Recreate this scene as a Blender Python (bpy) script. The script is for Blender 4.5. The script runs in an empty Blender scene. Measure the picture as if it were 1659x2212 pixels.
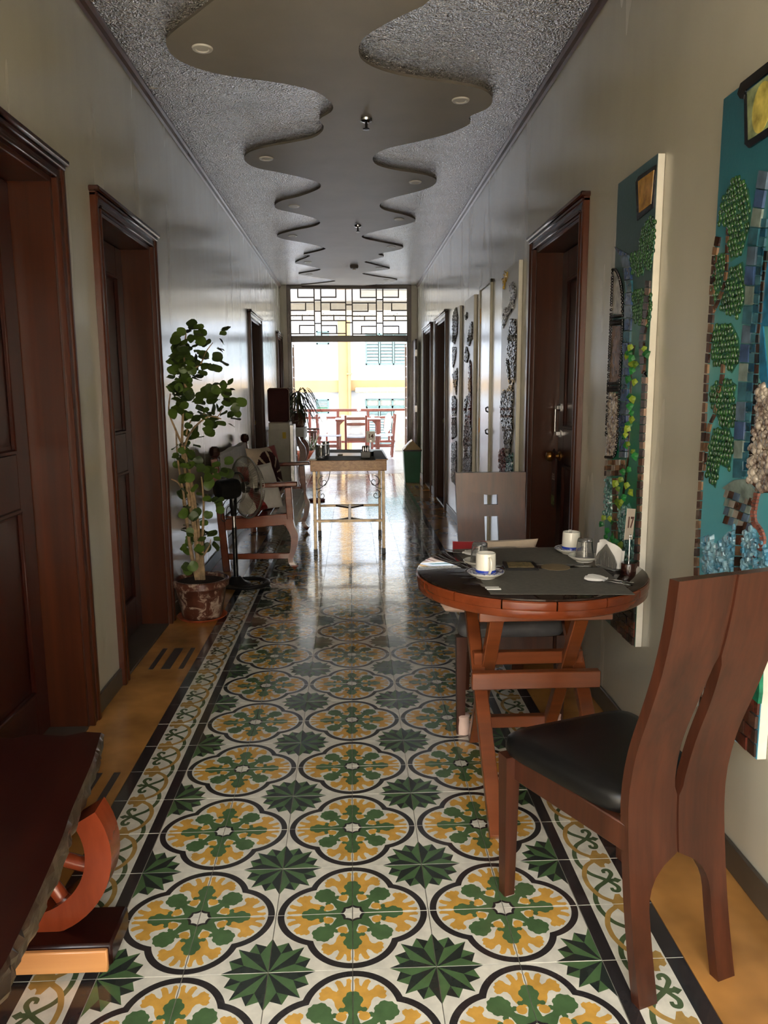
import bpy, bmesh, math, random
from mathutils import Vector, Matrix, Euler
from mathutils.geometry import delaunay_2d_cdt
random.seed(7)
sc = bpy.context.scene
COL = sc.collection
PI = math.pi
R = math.radians

# ------------------------------------------------------------------ camera, light, exposure
F_PX, PITCH, YAW, ROLL, CAM_X, CAM_H = 1659.8, 0.158643, 0.041370, -0.006526, 0.0138, 1.3615
_fw = Vector((math.sin(YAW)*math.cos(PITCH), math.cos(YAW)*math.cos(PITCH), -math.sin(PITCH)))
_rt = Vector((math.cos(YAW), -math.sin(YAW), 0)); _up = _rt.cross(_fw)
_r2 = _rt*math.cos(ROLL) + _up*math.sin(ROLL); _u2 = _up*math.cos(ROLL) - _rt*math.sin(ROLL)
CAM = Vector((CAM_X, 0, CAM_H))
cam_d = bpy.data.cameras.new('camera'); cam = bpy.data.objects.new('camera', cam_d); COL.objects.link(cam)
m3 = Matrix((_r2, _u2, -_fw)).transposed()
cam.matrix_world = Matrix.Translation(CAM) @ m3.to_4x4()
cam_d.sensor_fit = 'VERTICAL'; cam_d.sensor_height = 36; cam_d.lens = F_PX/2212*36
cam_d.clip_start = .02; cam_d.clip_end = 300
sc.camera = cam
def ray(x, y): return _fw + _r2*((x-829.5)/F_PX) - _u2*((y-1106)/F_PX)
def ZP(x, y, z=0.0): d = ray(x, y); return CAM + d*((z-CAM.z)/d.z)     # pixel -> point on a level plane
def XP(x, y, X): d = ray(x, y); return CAM + d*((X-CAM.x)/d.x)         # pixel -> point on a wall plane
def YP(x, y, Y): d = ray(x, y); return CAM + d*((Y-CAM.y)/d.y)         # pixel -> point on a cross plane

world = bpy.data.worlds.new('hazy_sky'); sc.world = world; world.use_nodes = True
_bg = world.node_tree.nodes['Background']; _bg.inputs[0].default_value = (0.92, 0.96, 1.0, 1); _bg.inputs[1].default_value = 9.0
_s = bpy.data.lights.new('sun', 'SUN'); _s.energy = 15; _s.angle = R(1.5); _s.color = (1, .95, .88)
sun = bpy.data.objects.new('sun', _s); COL.objects.link(sun)
sun.rotation_euler = Vector((-0.34, -0.58, -0.75)).to_track_quat('-Z', 'Y').to_euler()
sc.view_settings.view_transform = 'Standard'; sc.view_settings.look = 'None'
sc.view_settings.gamma = 1; sc.view_settings.use_curve_mapping = False
sc.view_settings.exposure = 0.38
def portal(name, loc, rot, sx, sy):
    l = bpy.data.lights.new(name, 'AREA'); l.shape = 'RECTANGLE'; l.size = sx; l.size_y = sy; l.cycles.is_portal = True
    o = bpy.data.objects.new(name, l); COL.objects.link(o); o.location = loc; o.rotation_euler = rot
sc.cycles.max_bounces = 6; sc.cycles.diffuse_bounces = 3; sc.cycles.glossy_bounces = 3
sc.cycles.transmission_bounces = 6; sc.cycles.use_adaptive_sampling = True; sc.cycles.adaptive_threshold = .09; sc.cycles.adaptive_min_samples = 30; sc.cycles.sample_clamp_indirect = 4; sc.cycles.caustics_refractive = False; sc.cycles.caustics_reflective = False
sc.cycles.use_denoising = True

# ------------------------------------------------------------------ materials
def lin(c):
    c = c/255.0
    return c/12.92 if c <= .04045 else ((c+.055)/1.055)**2.4
def rgb(c): return (lin(c[0]), lin(c[1]), lin(c[2]), 1)
class NT:
    def __init__(s, name):
        s.m = bpy.data.materials.new(name); s.m.use_nodes = True; s.t = s.m.node_tree; s.b = s.t.nodes['Principled BSDF']; s.tc = None
    def n(s, typ, **k):
        nd = s.t.nodes.new(typ)
        for a, b in k.items():
            if a.startswith('i_'):
                key = a[2:]; key = int(key) if key.isdigit() else key.replace('_', ' ')
                nd.inputs[key].default_value = b
            else: setattr(nd, a, b)
        return nd
    def l(s, a, b): s.t.links.new(a, b)
    def co(s, scale=(1, 1, 1), kind='Object', rot=(0, 0, 0)):
        tc = s.n('ShaderNodeTexCoord'); mp = s.n('ShaderNodeMapping'); mp.inputs['Scale'].default_value = scale; mp.inputs['Rotation'].default_value = rot
        s.l(tc.outputs[kind], mp.inputs[0]); return mp.outputs[0]
    def noise(s, co, scale=5, detail=4, rough=.55, dist=0):
        nd = s.n('ShaderNodeTexNoise', i_Scale=scale, i_Detail=min(detail, 3), i_Roughness=rough, i_Distortion=dist); s.l(co, nd.inputs['Vector']); return nd.outputs['Fac']
    def ramp(s, fac, stops):
        nd = s.n('ShaderNodeValToRGB'); e = nd.color_ramp.elements
        while len(e) < len(stops): e.new(.5)
        for k, (p, c) in enumerate(stops): e[k].position = p; e[k].color = rgb(c)
        s.l(fac, nd.inputs[0]); return nd.outputs[0]
    def mapr(s, fac, a, b, c, d):
        nd = s.n('ShaderNodeMapRange', i_1=a, i_2=b, i_3=c, i_4=d); s.l(fac, nd.inputs[0]); return nd.outputs[0]
    def bump(s, h, strength=.3, dist=.01, prev=None):
        nd = s.n('ShaderNodeBump', i_Strength=strength, i_Distance=dist); s.l(h, nd.inputs['Height'])
        if prev is not None: s.l(prev, nd.inputs['Normal'])
        s.l(nd.outputs[0], s.b.inputs['Normal']); return nd.outputs[0]
    def set(s, rough=None, metal=None, spec=None, coat=None, trans=None, ior=None, alpha=None, sheen=None):
        for k, v in (('Roughness', rough), ('Metallic', metal), ('Specular IOR Level', spec), ('Coat Weight', coat), ('Transmission Weight', trans), ('IOR', ior), ('Alpha', alpha), ('Sheen Weight', sheen)):
            if v is not None: s.b.inputs[k].default_value = v
        return s
M = {}
def plain(name, c, rough=.5, metal=0, spec=.5, coat=0, var=.12, vs=12, bump=0, bs=60, bd=.002, trans=0, ior=1.45, sheen=0):
    t = NT(name); t.set(rough=rough, metal=metal, spec=spec, coat=coat, trans=trans, ior=ior, sheen=sheen)
    co = t.co()
    if var:
        f = t.noise(co, vs, 3)
        t.l(t.ramp(f, [(.3, tuple(max(0, x*(1-var)) for x in c)), (.7, tuple(min(255, x*(1+var*.6)) for x in c))]), t.b.inputs['Base Color'])
    else: t.b.inputs['Base Color'].default_value = rgb(c)
    if bump: t.bump(t.noise(co, bs, 4), bump, bd)
    M[name] = t.m; return t
def wood(name, dark, light, rough=.3, axis='z', grain=9, stretch=.06, coat=.3, bump=.08, spec=.5, worn=None):
    t = NT(name); t.set(rough=rough, coat=coat, spec=spec); t.b.inputs['Coat Roughness'].default_value = .15
    sc_ = {'x': (stretch, 1, 1), 'y': (1, stretch, 1), 'z': (1, 1, stretch)}[axis]
    co = t.co(sc_); n1 = t.noise(co, grain, 6, .6, .6); n2 = t.noise(co, grain*6, 3, .6)
    mx = t.n('ShaderNodeMix', data_type='FLOAT'); mx.inputs[0].default_value = .3; t.l(n1, mx.inputs[2]); t.l(n2, mx.inputs[3])
    c = t.ramp(mx.outputs[0], [(.28, dark), (.72, light)])
    if worn:
        w = t.noise(t.co(), worn[1], 5, .7); wm = t.mapr(w, worn[2], worn[2]+.05, 0, 1)
        mc = t.n('ShaderNodeMix', data_type='RGBA'); t.l(wm, mc.inputs[0]); t.l(c, mc.inputs[6]); mc.inputs[7].default_value = rgb(worn[0]); c = mc.outputs[2]
    t.l(c, t.b.inputs['Base Color'])
    t.bump(n2, bump, .002); M[name] = t.m; return t

def wall_mat():
    t = NT('wall_paint'); t.set(rough=.3, spec=.5, coat=.55); t.b.inputs['Coat Roughness'].default_value = .16
    co = t.co(); f = t.noise(co, 1.3, 3)
    t.l(t.ramp(f, [(.3, (186, 181, 164)), (.7, (198, 194, 178))]), t.b.inputs['Base Color'])
    st = t.noise(t.co((1, 1, .14)), 8, 1, .4); fi = t.noise(co, 170, 3, .6); me = t.noise(t.co((1, 1, .4)), 26, 1)
    rg = t.mapr(st, .3, .7, .21, .28); t.l(rg, t.b.inputs['Roughness'])
    b1 = t.bump(st, .26, .009); b2 = t.bump(me, .1, .003, b1); t.bump(fi, .12, .0012, b2); M['wall'] = t.m
wall_mat()
def foil_mat():
    t = NT('foil_ceiling'); t.set(rough=.2, metal=.8, spec=.6)
    co = t.co()
    v = t.n('ShaderNodeTexVoronoi', i_Scale=92.0); v.feature = 'F1'
    nz = t.n('ShaderNodeTexNoise', i_Scale=14.0, i_Detail=3.0); t.l(co, nz.inputs['Vector'])
    ad = t.n('ShaderNodeVectorMath', operation='MULTIPLY_ADD'); t.l(nz.outputs['Color'], ad.inputs[0]); ad.inputs[1].default_value = (.06, .06, .06); t.l(co, ad.inputs[2]); t.l(ad.outputs[0], v.inputs['Vector'])
    t.l(t.ramp(t.noise(co, 3, 4), [(.3, (214, 215, 218)), (.7, (236, 236, 238))]), t.b.inputs['Base Color'])
    b = t.bump(t.noise(co, 120, 4, .7), .5, .003); t.bump(v.outputs['Distance'], 1.0, .011, b); M['foil'] = t.m
foil_mat()
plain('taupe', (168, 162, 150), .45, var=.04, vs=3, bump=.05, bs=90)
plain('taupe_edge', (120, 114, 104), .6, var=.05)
plain('skirt', (78, 70, 60), .4, var=.15, vs=5)
plain('orange_cement', (182, 128, 68), .2, var=.2, vs=4, bump=.05, bs=30, coat=.2)
plain('inlay_grey', (72, 66, 62), .3, var=.1)
plain('grout', (120, 112, 98), .8, var=.3, vs=30)
def tile_mat(name, c, var=.1):
    t = NT(name); t.set(rough=.2, spec=.45, coat=.5); t.b.inputs['Coat Roughness'].default_value = .07
    co = t.co(kind='Object'); oi = t.n('ShaderNodeObjectInfo')
    ad = t.n('ShaderNodeVectorMath', operation='ADD'); t.l(co, ad.inputs[0]); t.l(oi.outputs['Location'], ad.inputs[1]); g = ad.outputs[0]
    f = t.noise(g, 22, 4)
    t.l(t.ramp(f, [(.25, tuple(x*(1-var) for x in c)), (.75, tuple(min(255, x*(1+var*.5)) for x in c))]), t.b.inputs['Base Color'])
    t.l(t.mapr(t.noise(g, 9, 3), .3, .7, .09, .2), t.b.inputs['Roughness'])
    b = t.bump(t.noise(g, 14, 2), .14, .004); t.bump(t.noise(g, 220, 3), .06, .0008, b); M[name] = t.m
tile_mat('t_cream', (226, 220, 204)); tile_mat('t_black', (50, 46, 46), .15); tile_mat('t_yellow', (216, 164, 76), .12)
tile_mat('t_green', (82, 110, 70), .12); tile_mat('t_dark', (46, 52, 47), .15); tile_mat('t_sand', (180, 142, 78), .15); tile_mat('t_sage', (82, 98, 66), .15)
wood('door_wood', (38, 12, 8), (66, 23, 12), .3, 'z', 7, .05, .12, .04, spec=.3)
wood('jamb_wood', (46, 19, 9), (78, 36, 17), .3, 'z', 7, .05, .2, .04, spec=.35)
wood('dark_frame', (36, 14, 11), (58, 24, 16), .25, 'y', 7, .2, .4, .04)
wood('trim_wood', (66, 44, 36), (92, 66, 54), .35, 'y', 7, .05, .2, .04)
wood('chair_wood', (38, 19, 12), (80, 42, 27), .36, 'z', 14, .04, .15, .06, spec=.4)
wood('table_wood', (88, 42, 21), (134, 71, 37), .3, 'x', 8, .07, .4, .08, worn=((206, 150, 92), 26, .72))
wood('rim_wood', (92, 40, 20), (138, 66, 34), .22, 'x', 8, .3, .5, .08, worn=((214, 160, 104), 30, .73))
wood('bench_wood', (92, 42, 28), (132, 70, 48), .24, 'y', 9, .08, .5, .05)
wood('bench_wood_x', (104, 50, 32), (146, 80, 54), .24, 'x', 9, .08, .5, .05)
wood('log_dark', (24, 7, 6), (46, 16, 11), .3, 'y', 5, .12, .2, .12, spec=.3)
wood('log_bark', (38, 26, 20), (86, 66, 50), .3, 'y', 16, .3, .4, .9)
wood('log_red', (104, 40, 20), (150, 68, 38), .25, 'z', 6, .2, .5, .06, worn=((210, 150, 100), 18, .76))
wood('log_lit', (186, 120, 70), (226, 164, 104), .35, 'x', 6, .06, .2, .06)  # lighter wood tone, puts the light on the table foot into the colour
wood('osb', (150, 92, 46), (222, 168, 104), .35, 'x', 60, .5, .2, .1)
wood('far_wood', (78, 30, 22), (104, 46, 34), .3, 'z', 8, .06, .4, .04)
plain('white_gloss', (226, 224, 216), .3, var=.03)
plain('canvas_edge', (232, 228, 216), .6, var=.05)
plain('metal', (190, 190, 192), .25, metal=1, var=.06)
plain('brass', (150, 112, 60), .3, metal=.9, var=.1)
plain('black_plastic', (18, 18, 19), .3, var=.1)
plain('black_leather', (14, 14, 15), .38, var=.1, bump=.06, bs=160, bd=.001)
plain('leather_grey', (96, 96, 100), .5, var=.1, bump=.06, bs=160, bd=.001)
plain('porcelain', (238, 235, 224), .12, var=.02, coat=.4)
plain('blue_glaze', (40, 66, 176), .15, var=.06, coat=.4)
plain('paper', (240, 238, 234), .75, var=.03, bump=.1, bs=40)
plain('sign_card', (214, 202, 188), .5, var=.03)
plain('sign_white', (236, 232, 226), .4, var=.02)
plain('ink_brown', (88, 44, 34), .6, var=.05)
plain('ink_dark', (40, 34, 32), .6, var=.05)
plain('placemat', (104, 101, 94), .7, var=.08, vs=60, bump=.15, bs=400, bd=.0005)
plain('kraft', (134, 116, 88), .7, var=.06)
plain('card_pattern', (128, 112, 76), .6, var=.3, vs=90)
plain('chrome', (205, 205, 208), .12, metal=1, var=.03)
plain('red_cloth', (150, 34, 40), .85, var=.12, bump=.1, bs=300, bd=.0005, sheen=.2)
plain('beige_cloth', (206, 186, 164), .85, var=.06, bump=.1, bs=300, bd=.0005, sheen=.2)
plain('maroon_print', (62, 26, 30), .85, var=.1, bump=.1, bs=300, bd=.0005)
plain('pink_cloth', (226, 196, 184), .85, var=.05, bump=.1, bs=300, bd=.0005)
plain('white_cloth', (232, 230, 228), .8, var=.04, bump=.2, bs=90, bd=.001, sheen=.2)
plain('maroon_cushion', (74, 40, 40), .9, var=.08, bump=.1, bs=300, bd=.0005)
plain('grey_cushion', (178, 180, 190), .85, var=.06, bump=.1, bs=200, bd=.0005)
plain('peach_print', (206, 120, 96), .85, var=.1)
plain('appliance', (206, 202, 186), .35, var=.03)
plain('sticker', (226, 190, 40), .5, var=.05)
plain('bin_green', (24, 112, 78), .32, var=.1, vs=4)
plain('bin_lid', (196, 170, 118), .4, var=.05)
plain('soil', (42, 30, 22), .95, var=.4, vs=60, bump=.6, bs=60, bd=.01)
plain('terracotta', (170, 78, 42), .6, var=.15)
plain('stem', (150, 126, 96), .7, var=.25, vs=30, bump=.3, bs=60, bd=.003)
def leaf_mat(name, a, b):
    t = NT(name); t.set(rough=.38, spec=.45)
    oi = t.n('ShaderNodeObjectInfo'); co = t.co()
    mx = t.n('ShaderNodeMath', operation='ADD'); t.l(t.noise(co, 40, 3), mx.inputs[0]); t.l(oi.outputs['Random'], mx.inputs[1])
    mm = t.n('ShaderNodeMath', operation='MULTIPLY'); t.l(mx.outputs[0], mm.inputs[0]); mm.inputs[1].default_value = .6
    t.l(t.ramp(mm.outputs[0], [(.2, a), (.8, b)]), t.b.inputs['Base Color'])
    t.bump(t.noise(co, 60, 2), .2, .002); M[name] = t.m
leaf_mat('leaf', (24, 38, 18), (80, 104, 42)); leaf_mat('blade_leaf', (34, 44, 26), (78, 92, 48)); leaf_mat('ivy', (46, 84, 24), (138, 160, 50)); leaf_mat('ivy_dark', (18, 70, 36), (40, 124, 60))
def pot_mat():
    t = NT('pot_clay'); t.set(rough=.35, coat=.2); co = t.co()
    base = t.ramp(t.noise(co, 7, 4), [(.3, (66, 34, 24)), (.7, (96, 52, 38))])
    w = t.mapr(t.noise(co, 16, 6, .72, 1.2), .5, .66, 0, .85)
    mc = t.n('ShaderNodeMix', data_type='RGBA'); t.l(w, mc.inputs[0]); t.l(base, mc.inputs[6]); mc.inputs[7].default_value = rgb((186, 166, 148)); t.l(mc.outputs[2], t.b.inputs['Base Color'])
    t.bump(t.noise(co, 30, 5), .3, .004); M['pot'] = t.m
pot_mat()
def glass(name, c=(255, 255, 255), rough=0.0, ior=1.5, tr=1.0):
    t = NT(name); t.set(rough=rough, trans=tr, ior=ior); t.b.inputs['Base Color'].default_value = rgb(c); M[name] = t.m
glass('glass', (244, 244, 242), 0, 1.5, .88); glass('glass_rough', (226, 222, 212), .06, 1.5, .82)
def table_glass():
    t = NT('table_glass'); t.set(rough=.03, spec=.3); t.b.inputs['Base Color'].default_value = rgb((38, 27, 22)); M['table_glass'] = t.m
table_glass()
plain('mesh_wire', (150, 148, 140), .3, metal=.8, var=.05)
def blade_mat():
    t = NT('fan_blade'); t.set(rough=.2, trans=.35, ior=1.3); t.b.inputs['Base Color'].default_value = rgb((206, 200, 186)); M['fan_blade'] = t.m
blade_mat()

# ------------------------------------------------------------------ mesh helpers
class MB:
    def __init__(s): s.v = []; s.f = []; s.m = []
    def add(s, vs, fs, mi=0):
        o = len(s.v); s.v += [tuple(p) for p in vs]; s.f += [tuple(o+i for i in f) for f in fs]; s.m += [mi]*len(fs); return s
    def box(s, c, d, rot=None, b=0, mi=0):
        hx, hy, hz = d[0]/2, d[1]/2, d[2]/2; b = min(b, hx*.49, hy*.49, hz*.49)
        if b <= 0:
            vs = [Vector((x*hx, y*hy, z*hz)) for x in (-1, 1) for y in (-1, 1) for z in (-1, 1)]
            fs = [(0, 1, 3, 2), (4, 6, 7, 5), (0, 4, 5, 1), (2, 3, 7, 6), (0, 2, 6, 4), (1, 5, 7, 3)]
        else:
            vs = []; ix = {}
            for x in (-1, 1):
                for y in (-1, 1):
                    for z in (-1, 1):
                        for a in range(3):
                            q = [x*(hx-b), y*(hy-b), z*(hz-b)]; q[a] = (x*hx, y*hy, z*hz)[a]
                            ix[(x, y, z, a)] = len(vs); vs.append(Vector(q))
            fs = []; cyc = [(-1, -1), (1, -1), (1, 1), (-1, 1)]
            for a in range(3):
                o1, o2 = [k for k in range(3) if k != a]
                for sg in (-1, 1):
                    f = []
                    for (p, q) in cyc:
                        k = [0, 0, 0]; k[a] = sg; k[o1] = p; k[o2] = q; f.append(ix[(*k, a)])
                    fs.append(f)
                for p in (-1, 1):
                    for q in (-1, 1):
                        k0 = [0, 0, 0]; k0[o1] = p; k0[o2] = q; k1 = list(k0); k0[a] = -1; k1[a] = 1
                        fs.append([ix[(*k0, o1)], ix[(*k1, o1)], ix[(*k1, o2)], ix[(*k0, o2)]])
            for x in (-1, 1):
                for y in (-1, 1):
                    for z in (-1, 1): fs.append([ix[(x, y, z, a)] for a in range(3)])
        c = Vector(c)
        if rot is not None: vs = [rot @ p for p in vs]
        return s.add([c+p for p in vs], fs, mi)
    def bx(s, x0, x1, y0, y1, z0, z1, b=0, mi=0):
        return s.box(((x0+x1)/2, (y0+y1)/2, (z0+z1)/2), (abs(x1-x0), abs(y1-y0), abs(z1-z0)), None, b, mi)
    def beam(s, p0, p1, w, h, up=(0, 0, 1), b=0, mi=0):
        p0, p1 = Vector(p0), Vector(p1); y = (p1-p0); L = y.length; y.normalize(); up = Vector(up)
        x = y.cross(up)
        if x.length < 1e-5: x = y.cross(Vector((1, 0, 0)))
        x.normalize(); z = x.cross(y); rot = Matrix((x, y, z)).transposed()
        return s.box((p0+p1)/2, (w, L, h), rot, b, mi)
    def tube(s, pts, r, n=8, closed=False, cap=True, mi=0, sq=1.0):
        pts = [Vector(p) for p in pts]; N = len(pts); rs = r if isinstance(r, (list, tuple)) else [r]*N
        t0 = (pts[1]-pts[0]).normalized(); ref = Vector((0, 0, 1)) if abs(t0.z) < .9 else Vector((1, 0, 0)); nx = t0.cross(ref).normalized()
        vs = []
        for i in range(N):
            if closed: t = (pts[(i+1) % N]-pts[i-1]).normalized()
            else: t = (pts[min(i+1, N-1)]-pts[max(i-1, 0)]).normalized()
            nx = (nx - t*nx.dot(t)).normalized(); ny = t.cross(nx)
            for k in range(n):
                a = 2*PI*k/n; vs.append(pts[i]+nx*(math.cos(a)*rs[i])+ny*(math.sin(a)*rs[i]*sq))
        fs = []
        for i in range(N if closed else N-1):
            j = (i+1) % N
            for k in range(n): fs.append((i*n+k, i*n+(k+1) % n, j*n+(k+1) % n, j*n+k))
        if cap and not closed: fs += [tuple(range(n-1, -1, -1)), tuple((N-1)*n+k for k in range(n))]
        return s.add(vs, fs, mi)
    def cyl(s, p0, p1, r0, r1=None, n=20, mi=0): return s.tube([p0, p1], [r0, r0 if r1 is None else r1], n, mi=mi)
    def lathe(s, prof, c=(0, 0, 0), n=28, rot=None, mi=0, flute=None):
        c = Vector(c); vs = []; fs = []
        for i, (r, z) in enumerate(prof):
            for k in range(n):
                a = 2*PI*k/n; rr = r*(1+(flute[i] if flute else 0)*math.cos(k*PI)); p = Vector((rr*math.cos(a), rr*math.sin(a), z))
                vs.append(c+(rot @ p if rot is not None else p))
        for i in range(len(prof)-1):
            for k in range(n): fs.append((i*n+k, i*n+(k+1) % n, (i+1)*n+(k+1) % n, (i+1)*n+k))
        if prof[0][0] > 1e-6: fs.append(tuple(range(n-1, -1, -1)))
        if prof[-1][0] > 1e-6: fs.append(tuple((len(prof)-1)*n+k for k in range(n)))
        return s.add(vs, fs, mi)
    def prism(s, poly, h0, h1, o=(0, 0, 0), u=(1, 0, 0), v=(0, 1, 0), mi=0):
        o, u, v = Vector(o), Vector(u), Vector(v); w = u.cross(v).normalized(); n = len(poly)
        vs = [o+u*p[0]+v*p[1]+w*h0 for p in poly]+[o+u*p[0]+v*p[1]+w*h1 for p in poly]
        fs = [tuple(range(n-1, -1, -1)), tuple(range(n, 2*n))]+[(i, (i+1) % n, n+(i+1) % n, n+i) for i in range(n)]
        return s.add(vs, fs, mi)
    def ball(s, c, r, n=12, m=8, mi=0, rot=None):
        if not isinstance(r, (list, tuple)): r = (r, r, r)
        c = Vector(c); vs = [Vector((0, 0, -r[2]))]; fs = []
        for i in range(1, m):
            ph = -PI/2+PI*i/m
            for k in range(n): a = 2*PI*k/n; vs.append(Vector((r[0]*math.cos(ph)*math.cos(a), r[1]*math.cos(ph)*math.sin(a), r[2]*math.sin(ph))))
        vs.append(Vector((0, 0, r[2]))); L = len(vs)-1
        for k in range(n): fs.append((0, 1+(k+1) % n, 1+k)); fs.append((L, L-n+k, L-n+(k+1) % n))
        for i in range(m-2):
            for k in range(n): a = 1+i*n; fs.append((a+k, a+(k+1) % n, a+n+(k+1) % n, a+n+k))
        return s.add([c+(rot @ p if rot is not None else p) for p in vs], fs, mi)
    def sheet(s, fn, nu, nv, mi=0, mf=None):
        vs = [fn(i/nu, j/nv) for i in range(nu+1) for j in range(nv+1)]
        o = len(s.v); s.v += [tuple(p) for p in vs]
        for i in range(nu):
            for j in range(nv):
                a = o+i*(nv+1)+j; s.f.append((a, a+1, a+nv+2, a+nv+1)); s.m.append(mf((i+.5)/nu, (j+.5)/nv) if mf else mi)
        return s
    def build(s, name, mats, parent=None, smooth=40, recalc=True, loc=None):
        me = bpy.data.meshes.new(name); v = s.v
        if loc is not None: v = [(p[0]-loc[0], p[1]-loc[1], p[2]-loc[2]) for p in v]
        me.from_pydata(v, [], s.f)
        mats = mats if isinstance(mats, (list, tuple)) else [mats]
        for m in mats: me.materials.append(M[m] if isinstance(m, str) else m)
        if len(mats) > 1: me.polygons.foreach_set('material_index', s.m)
        if recalc:
            bm = bmesh.new(); bm.from_mesh(me); bmesh.ops.recalc_face_normals(bm, faces=bm.faces); bm.to_mesh(me); bm.free()
        if smooth:
            me.polygons.foreach_set('use_smooth', [True]*len(me.polygons)); me.set_sharp_from_angle(angle=R(smooth))
        o = bpy.data.objects.new(name, me); COL.objects.link(o)
        if parent is not None:
            o.parent = parent
            if loc is not None: o.location = Vector(loc)
        elif loc is not None: o.location = loc
        return o
def tag(o, label, cat, group=None, kind=None):
    o['label'] = label; o['category'] = cat
    if group: o['group'] = group
    if kind: o['kind'] = kind
    return o
def thing(name, label, cat, loc=(0, 0, 0), rz=0, group=None, kind=None):
    o = bpy.data.objects.new(name, None); COL.objects.link(o); o.empty_display_size = .05
    o.location = loc; o.rotation_euler = (0, 0, rz); return tag(o, label, cat, group, kind)
def dup(root, loc, rz, label=None, parent=None):
    r = root.copy(); COL.objects.link(r); r.location = loc; r.rotation_euler = (0, 0, rz)
    if label: r['label'] = label
    for ch in list(root.children):
        c = ch.copy(); COL.objects.link(c); c.parent = r
        for g in ch.children:
            d = g.copy(); COL.objects.link(d); d.parent = c
    return r
def smooth_path(pts, sub=6, closed=False):
    P = [Vector(p) for p in pts]; n = len(P); out = []
    for i in range(n if closed else n-1):
        a, b, c, d = P[(i-1) % n if closed else max(i-1, 0)], P[i], P[(i+1) % n], P[(i+2) % n if closed else min(i+2, n-1)]
        for k in range(sub):
            t = k/sub; out.append(.5*((2*b)+(c-a)*t+(2*a-5*b+4*c-d)*t*t+(3*b-a-3*c+d)*t**3))
    if not closed: out.append(P[-1])
    return out
def ccw(p):
    a = sum(p[i][0]*p[(i+1) % len(p)][1]-p[(i+1) % len(p)][0]*p[i][1] for i in range(len(p)))
    return list(p) if a > 0 else list(reversed(p))
def paint(bound, polys):
    """flat inlay: a plane cut along overlapping outlines; the last outline on top gives the material"""
    vs = []; fs = []
    for p in [bound]+[q[0] for q in polys]:
        p = ccw(p); fs.append(list(range(len(vs), len(vs)+len(p)))); vs += [Vector((a[0], a[1])) for a in p]
    ov, oe, of, _, _, orf = delaunay_2d_cdt(vs, [], fs, 1, 1e-5, True)
    mb = MB(); mb.v = [(p[0], p[1], 0.0) for p in ov]
    for f, o in zip(of, orf):
        if 0 not in o: continue
        k = max(o); mb.f.append(tuple(f)); mb.m.append(polys[k-1][1] if k > 0 else 0)
    return mb
def arc(cx, cy, r, a0, a1, n=12): return [(cx+r*math.cos(a0+(a1-a0)*k/n), cy+r*math.sin(a0+(a1-a0)*k/n)) for k in range(n+1)]
def ribbon(pts, w):
    P = [Vector((p[0], p[1])) for p in pts]; L = []; Rr = []; ws = w if isinstance(w, (list, tuple)) else [w]*len(P)
    for i in range(len(P)):
        t = (P[min(i+1, len(P)-1)]-P[max(i-1, 0)]).normalized(); n = Vector((-t.y, t.x)); L.append(P[i]+n*ws[i]/2); Rr.append(P[i]-n*ws[i]/2)
    return [(p.x, p.y) for p in L]+[(p.x, p.y) for p in reversed(Rr)]
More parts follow.
